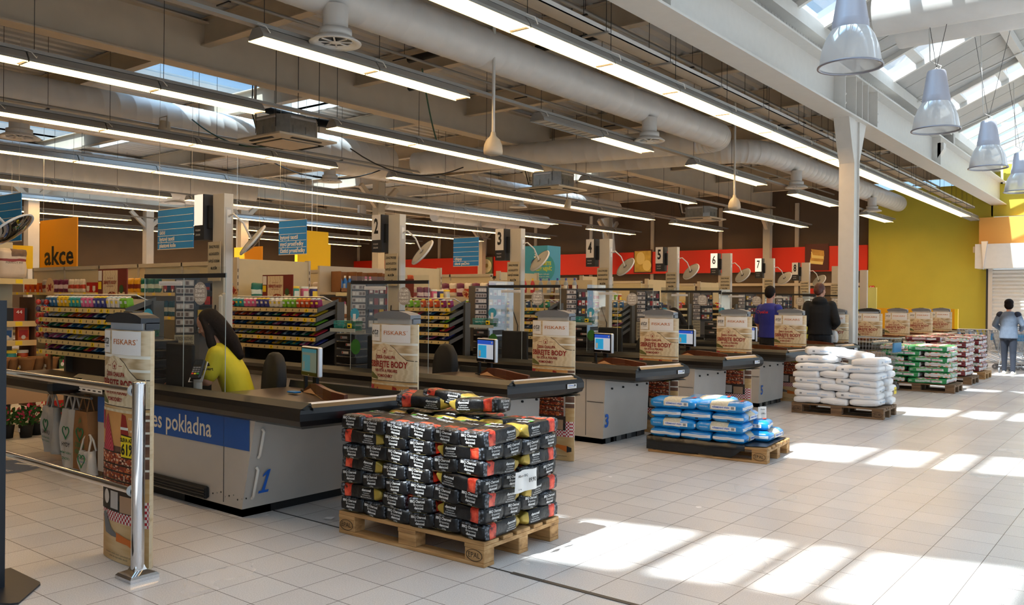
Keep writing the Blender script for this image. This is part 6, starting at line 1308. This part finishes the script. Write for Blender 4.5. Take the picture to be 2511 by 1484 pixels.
def hand(b, wrist, direction, palm_n, mt, curl=.6, thumb_side=1):
    w = Vector(wrist); d = Vector(direction).normalized(); n = Vector(palm_n).normalized(); s = d.cross(n).normalized()*thumb_side
    pc = w+d*.05; limb(b, [w, w+d*.03, w+d*.085], [.026, .032, .03], mt)
    for k in (-1, 1): limb(b, [w+d*.03+s*.014*k, w+d*.088+s*.024*k], [.018, .016], mt)
    for i, (o_, L) in enumerate(((.031, .070), (.011, .080), (-.010, .075), (-.030, .058))):
        base = w+d*.088+s*o_; pts = [base]; dd = d.copy()
        for seg in range(3):
            ang = curl*(.5+.5*seg); dd = (dd*cos(ang)+n*sin(ang)).normalized(); pts.append(pts[-1]+dd*L*(.45, .32, .23)[seg])
        limb(b, pts, [.0095, .009, .0082, .007], mt)
    tb = w+d*.03+s*.028; limb(b, [tb, tb+(s*.6+d*.8).normalized()*.032, tb+(s*.45+d*.8+n*.35).normalized()*.06], [.013, .011, .009], mt)
def head(t, c, pitch, yaw, hair, style, skin, s=1.):
    M = Matrix.Translation(c) @ RZ(yaw) @ RX(pitch) @ Matrix.Scale(s, 4)
    b = MB(); q = MB()
    loft(q, [(0, -.045, -.112, .022, .018), (0, -.04, -.10, .04, .035), (0, -.028, -.07, .057, .062), (0, -.012, -.03, .068, .082), (0, 0, .01, .074, .092), (0, .006, .05, .074, .094), (0, .008, .085, .062, .078), (0, .008, .108, .035, .045), (0, .008, .115, .01, .012)], skin)
    ell(q, (0, -.098, -.022), (.011, .02, .012), skin); ell(q, (0, -.09, .0), (.008, .014, .022), skin); ell(q, (0, -.078, .022), (.05, .014, .008), skin)
    ell(q, (0, -.082, -.058), (.022, .011, .007), skin); ell(q, (0, -.07, -.095), (.02, .016, .014), skin)
    for k in (-1, 1): ell(q, (k*.074, .012, -.005), (.008, .016, .028), skin); ell(q, (k*.04, -.06, -.03), (.02, .02, .02), skin)
    q.v = [M @ v for v in q.v]; h = fuse(q, 'head', t, .006, 2)
    f = MB()
    for k in (-1, 1):
        ell(f, (k*.028, -.083, .004), (.012, .006, .007), PAPER, 10, 6, M); ell(f, (k*.028, -.088, .004), (.0055, .003, .0055), TXK, 8, 6, M); f.box(k*.028-.014, -.09, .017, k*.028+.014, -.084, .021, hair, M)
    f.build('eyes', h); f = MB(); ell(f, (0, -.0895, -.058), (.02, .006, .006), LIP, 10, 6, M); f.build('mouth', h)
    g = MB(); ell(g, (0, .018, .03), (.084, .097, .098), hair, 20, 12); ell(g, (0, .06, -.0), (.074, .06, .085), hair)
    g.v = [v for v in g.v]
    if style == 'long':
        limb(g, [(0, .05, .0), (0, .075, -.1), (.0, .09, -.22), (.01, .10, -.34)], [.08, .075, .07, .045], hair)
        for k in (-1, 1): limb(g, [(k*.062, -.01, .04), (k*.08, -.01, -.05), (k*.085, -.03, -.16), (k*.075, -.05, -.27)], [.025, .03, .04, .025], hair)
    elif style == 'bob': ell(g, (0, .025, -.02), (.1, .1, .1), hair); ell(g, (0, .02, .05), (.1, .108, .09), hair)
    # cut hair away from the face
    g.v = [Vector((v.x, max(v.y, -.075 if v.z > .055 else -.03+.0*v.z), v.z)) if style != 'long' or abs(v.x) < .055 else v for v in g.v]
    g.v = [M @ v for v in g.v]; fuse(g, 'hair', t, .009, 2)
def standing(label, loc, rz, H, top, trouser, shoe, hairm, style, arms, skin=SKIN, bulk=1., female=False, extra=None):
    t = thing('person', label, 'person', loc, rz); k = H/1.75; S = lambda p: tuple(Vector(p)*k)
    body = MB(); legs = [(sx_*.09, .0, .90) for sx_ in (-1, 1)]
    feet = arms.get('feet', ((-.10, .02), (.10, -.02)))
    for (hx, fx) in zip((-.09, .09), feet):
        limb(body, [S((hx, 0, .90)), S(((hx+fx[0])/2, fx[1]*.4-.02, .49)), S((fx[0], fx[1], .10))], [.08*k, .055*k, .036*k], skin)
    loft(body, [tuple(S((0, y, z)))+(rx*k, ry*k) for y, z, rx, ry in ((0, .86, .13, .09), (0, .95, .155, .105), (0, 1.08, .135, .095), (0, 1.25, .155, .11), (0, 1.37, .165, .10), (0, 1.43, .12, .075), (0, 1.46, .055, .05))], skin)
    limb(body, [S((0, 0, 1.43)), S((0, -.01, 1.56))], [.052*k, .05*k], skin)
    for sd, q in (('L', arms['L']), ('R', arms['R'])):
        sg = 1 if sd == 'L' else -1; limb(body, [S((sg*.175, 0, 1.40)), S(q[0]), S(q[1])], [.05*k, .04*k, .026*k], skin)
        d = Vector(q[2]); hand(body, S(q[1]), d, q[3], skin, q[4] if len(q) > 4 else .5, thumb_side=1 if sd == 'R' else -1)
    fuse(body, 'body', t, .01, 3); bm = bulk
    sh = MB(); loft(sh, [tuple(S((0, y, z)))+(rx*k*bm, ry*k*bm) for y, z, rx, ry in ((0, .84 if female else .92, .18, .13), (0, 1.0, .165, .122), (0, 1.12, .158, .118), (0, 1.27, .178, .13), (0, 1.38, .185, .118), (0, 1.445, .13, .09), (0, 1.475, .07, .065))], top)
    for sd, q in (('L', arms['L']), ('R', arms['R'])):
        sg = 1 if sd == 'L' else -1; e = Vector(q[0]); w = Vector(q[1]); long_ = arms.get('long', True)
        limb(sh, [S((sg*.175, 0, 1.39)), S(q[0]), S(tuple(e.lerp(w, .9)))] if long_ else [S((sg*.175, 0, 1.39)), S(tuple(Vector((sg*.175, 0, 1.39)).lerp(e, .85)))], ([.072*k*bm, .058*k*bm, .042*k*bm] if long_ else [.072*k, .062*k]), top)
    if extra == 'hood': ell(sh, S((0, .07, 1.46)), (.12*k, .09*k, .075*k), top)
    fuse(sh, 'jacket' if female or extra == 'hood' else 'shirt', t, .011, 4)
    tr = MB(); loft(tr, [tuple(S((0, 0, z)))+(rx*k, ry*k) for z, rx, ry in ((.82, .15, .105), (.9, .17, .12), (1.0, .155, .112))], trouser)
    for (hx, fx) in zip((-.085, .085), feet): limb(tr, [S((hx, 0, .88)), S(((hx+fx[0])/2, fx[1]*.4-.02, .49)), S((fx[0], fx[1]+.005, .075))], [.098*k, .07*k, .052*k], trouser)
    fuse(tr, 'trousers', t, .011, 3)
    for i, fx in enumerate(feet):
        s = MB(); up = fx[2] if len(fx) > 2 else 0; ell(s, (fx[0]*k, fx[1]*k-.045, .045+up), (.046, .125, .045), shoe); s.box(fx[0]*k-.04, fx[1]*k-.15, .0+up, fx[0]*k+.04, fx[1]*k+.07, .03+up, shoe)
        s.v = [Vector((v.x, v.y, max(v.z, .002+up))) for v in s.v]; fuse(s, 'shoe', t, .008, 2)
    head(t, S((0, -.02, 1.635)), arms.get('pitch', 0), arms.get('yaw', 0), hairm, style, skin, k)
    return t, k
HBR = M_('hair_brown', '150b07', .75, noise_=.2, nscale=40, bump=.3, bscale=60, spec=.2); HRED = M_('hair_auburn', '4a2418', .5, bump=.5, bscale=60)
SHY = M_('polo_yellow', 'cdbe1c', .7, noise_=.06, bump=.3, bscale=14); NAVYT = M_('shirt_royal_blue', '1c2684', .75, bump=.3, bscale=12); HOODB = M_('hoodie_black', '0b0a0c', .85, bump=.3, bscale=12); TRB = M_('trousers_black', '0e0f14', .8); DEN = M_('denim_jacket_grey', '5f6b7c', .8, noise_=.12, nscale=20); JEAN = M_('jeans_dark', '252b38', .8, noise_=.1); SHOEL = M_('shoe_beige', 'c9bfae', .6)
tB, k = standing('man in a royal blue shirt with red lettering on the back, waiting at a checkout', (-1.13, 10.53, 0), radians(160), 1.79, NAVYT, TRB, TRB, HBR, 'short',
    {'L': ((.25, -.0, 1.15), (.24, -.14, .95), (.0, -.5, -.9), (-1, 0, 0)), 'R': ((-.25, -.0, 1.15), (-.24, -.16, .95), (0, -.5, -.9), (1, 0, 0)), 'yaw': .4, 'long': False}, bulk=1.12)
b = MB(); M = fr((0, .148, 1.36), (-1, 0, 0), (0, 0, 1)); b.text('ptáček', .06, REDB, M, .03, 0, .006, w=.17, bold=.02); b.tube([tuple(M @ Vector((-.10+.03*cos(a), .005+.022*sin(a), .006))) for a in [2*pi*i/16 for i in range(16)]], .003, REDB, 4, closed=True); b.build('back_print', tB)
t, k = standing('man in a black hooded jacket holding a white bag at the checkout before the column', (-.66, 11.6, 0), radians(195), 1.86, HOODB, TRB, TRB, HRED, 'short',
    {'L': ((.24, .06, 1.12), (.15, -.17, 1.08), (-.5, -.6, -.1), (0, 0, -1)), 'R': ((-.26, .06, 1.12), (-.20, -.18, 1.03), (.2, -.8, -.3), (0, 0, -1), .9), 'yaw': -.5}, bulk=1.12, extra='hood')
b = MB(); q = pillow(.16, .12, .24, lambda t_, s, c: PAPER, e=3, nz_=.012, nfreq=14, seed=2, nx=8, ny=6, nk=8); q.build('shopping_bag', label='small white plastic bag held by the man in black', cat='bag', loc=(-.50, 11.80, .93))
tW, k = standing('woman with short brown hair in a grey denim jacket pushing a trolley away', (1.26, 18.15, 0), radians(176), 1.63, DEN, JEAN, SHOEL, HBR, 'bob',
    {'L': ((.29, .0, 1.16), (.2, -.26, 1.03), (-.1, -1, 0), (0, 0, -1), 1.0), 'R': ((-.29, .0, 1.16), (-.2, -.26, 1.03), (.1, -1, 0), (0, 0, -1), 1.0), 'feet': ((-.10, .02), (.11, -.12, .0))}, female=True, bulk=1.12)
b = MB(); 
for s in (-1, 1): ell(b, (s*.163, .0, 1.295), (.083, .088, .080), M_('jacket_yoke_navy', '141a2c', .8))
fuse(b, 'jacket_yoke', tW, .01, 2, label='navy shoulder patches')
trolley('shopping trolley pushed by the woman in the grey jacket', (1.30, 18.92, 0), radians(88))
def cashier(label, loc, rz, full=True):
    t = thing('person', label, 'person', loc, rz); b = MB()
    loft(b, [(0, 0, .50, .15, .12), (0, 0, .60, .16, .12), (0, -.03, .75, .13, .10), (0, -.09, .92, .15, .105), (0, -.15, 1.04, .155, .095), (0, -.18, 1.10, .11, .08), (0, -.20, 1.13, .05, .05)], SKIN)
    limb(b, [(0, -.20, 1.11), (0, -.25, 1.22)], [.05, .045], SKIN)
    for s, el, wr in ((1, (.21, -.21, .86), (.16, -.44, .845)), (-1, (-.22, -.25, .88), (-.12, -.46, .86))):
        limb(b, [(s*.165, -.16, 1.07), el, wr], [.05, .042, .026], SKIN); hand(b, wr, (-.3*s, -1, -.05), (0, 0, -1), SKIN, .35, thumb_side=-s)
    for s in (-1, 1): limb(b, [(s*.09, 0, .55), (s*.11, -.34, .56), (s*.11, -.28, .12)], [.085, .06, .04], SKIN)
    fuse(b, 'body', t, .009, 3); b = MB()
    loft(b, [(0, .0, .52, .165, .135), (0, 0, .60, .178, .14), (0, -.03, .75, .155, .125), (0, -.09, .92, .168, .128), (0, -.15, 1.04, .175, .115), (0, -.185, 1.115, .13, .09), (0, -.21, 1.15, .07, .065)], SHY)
    for s, el in ((1, (.21, -.21, .86)), (-1, (-.22, -.25, .88))): a = Vector((s*.165, -.16, 1.065)); limb(b, [a, a.lerp(Vector(el), .75)], [.072, .066], SHY)
    sh = fuse(b, 'polo_shirt', t, .01, 4); b = MB()
    for s in (-1, 1): limb(b, [(s*.09, 0, .55), (s*.11, -.35, .57), (s*.11, -.28, .1)], [.1, .072, .055], TRB)
    loft(b, [(0, 0, .45, .15, .14), (0, 0, .56, .17, .145)], TRB); fuse(b, 'trousers', t, .012, 3)
    for s in (-1, 1): b = MB(); ell(b, (s*.11, -.31, .045), (.045, .12, .045), TRB); b.box(s*.11-.04, -.42, 0, s*.11+.04, -.24, .03, TRB); b.build('shoe', t)
    if full: b = MB(); M = fr((.268, -.19, .985), (.12, -1, 0), (0, 0, 1)); M = fr((.262, -.185, .96), (.1, 1, 0), (.12, 0, 1)); b.text('albert', .034, TXK, M, 0, 0, .008, w=.085, bold=.03); b.disc(.0, .03, .018, TXK, M, .008, 12, ry=.008); b.disc(.004, .042, .01, TXK, M, .008, 10, ry=.006); b.build('sleeve_logo', sh)
    head(t, (0, -.275, 1.30), radians(28), .0, HBR, 'long', SKIN, .98)
    return t
cashier('cashier with long dark hair in a yellow polo shirt leaning over checkout one', (-1.755, .945, 0), radians(-52))
cashier('seated cashier in yellow beside the man in blue, mostly hidden by a banner', (-1.95, 9.25, 0), radians(-30), False)
cashier('seated cashier in yellow behind the man in the black jacket', (-1.55, 13.45, 0), radians(-30), False)
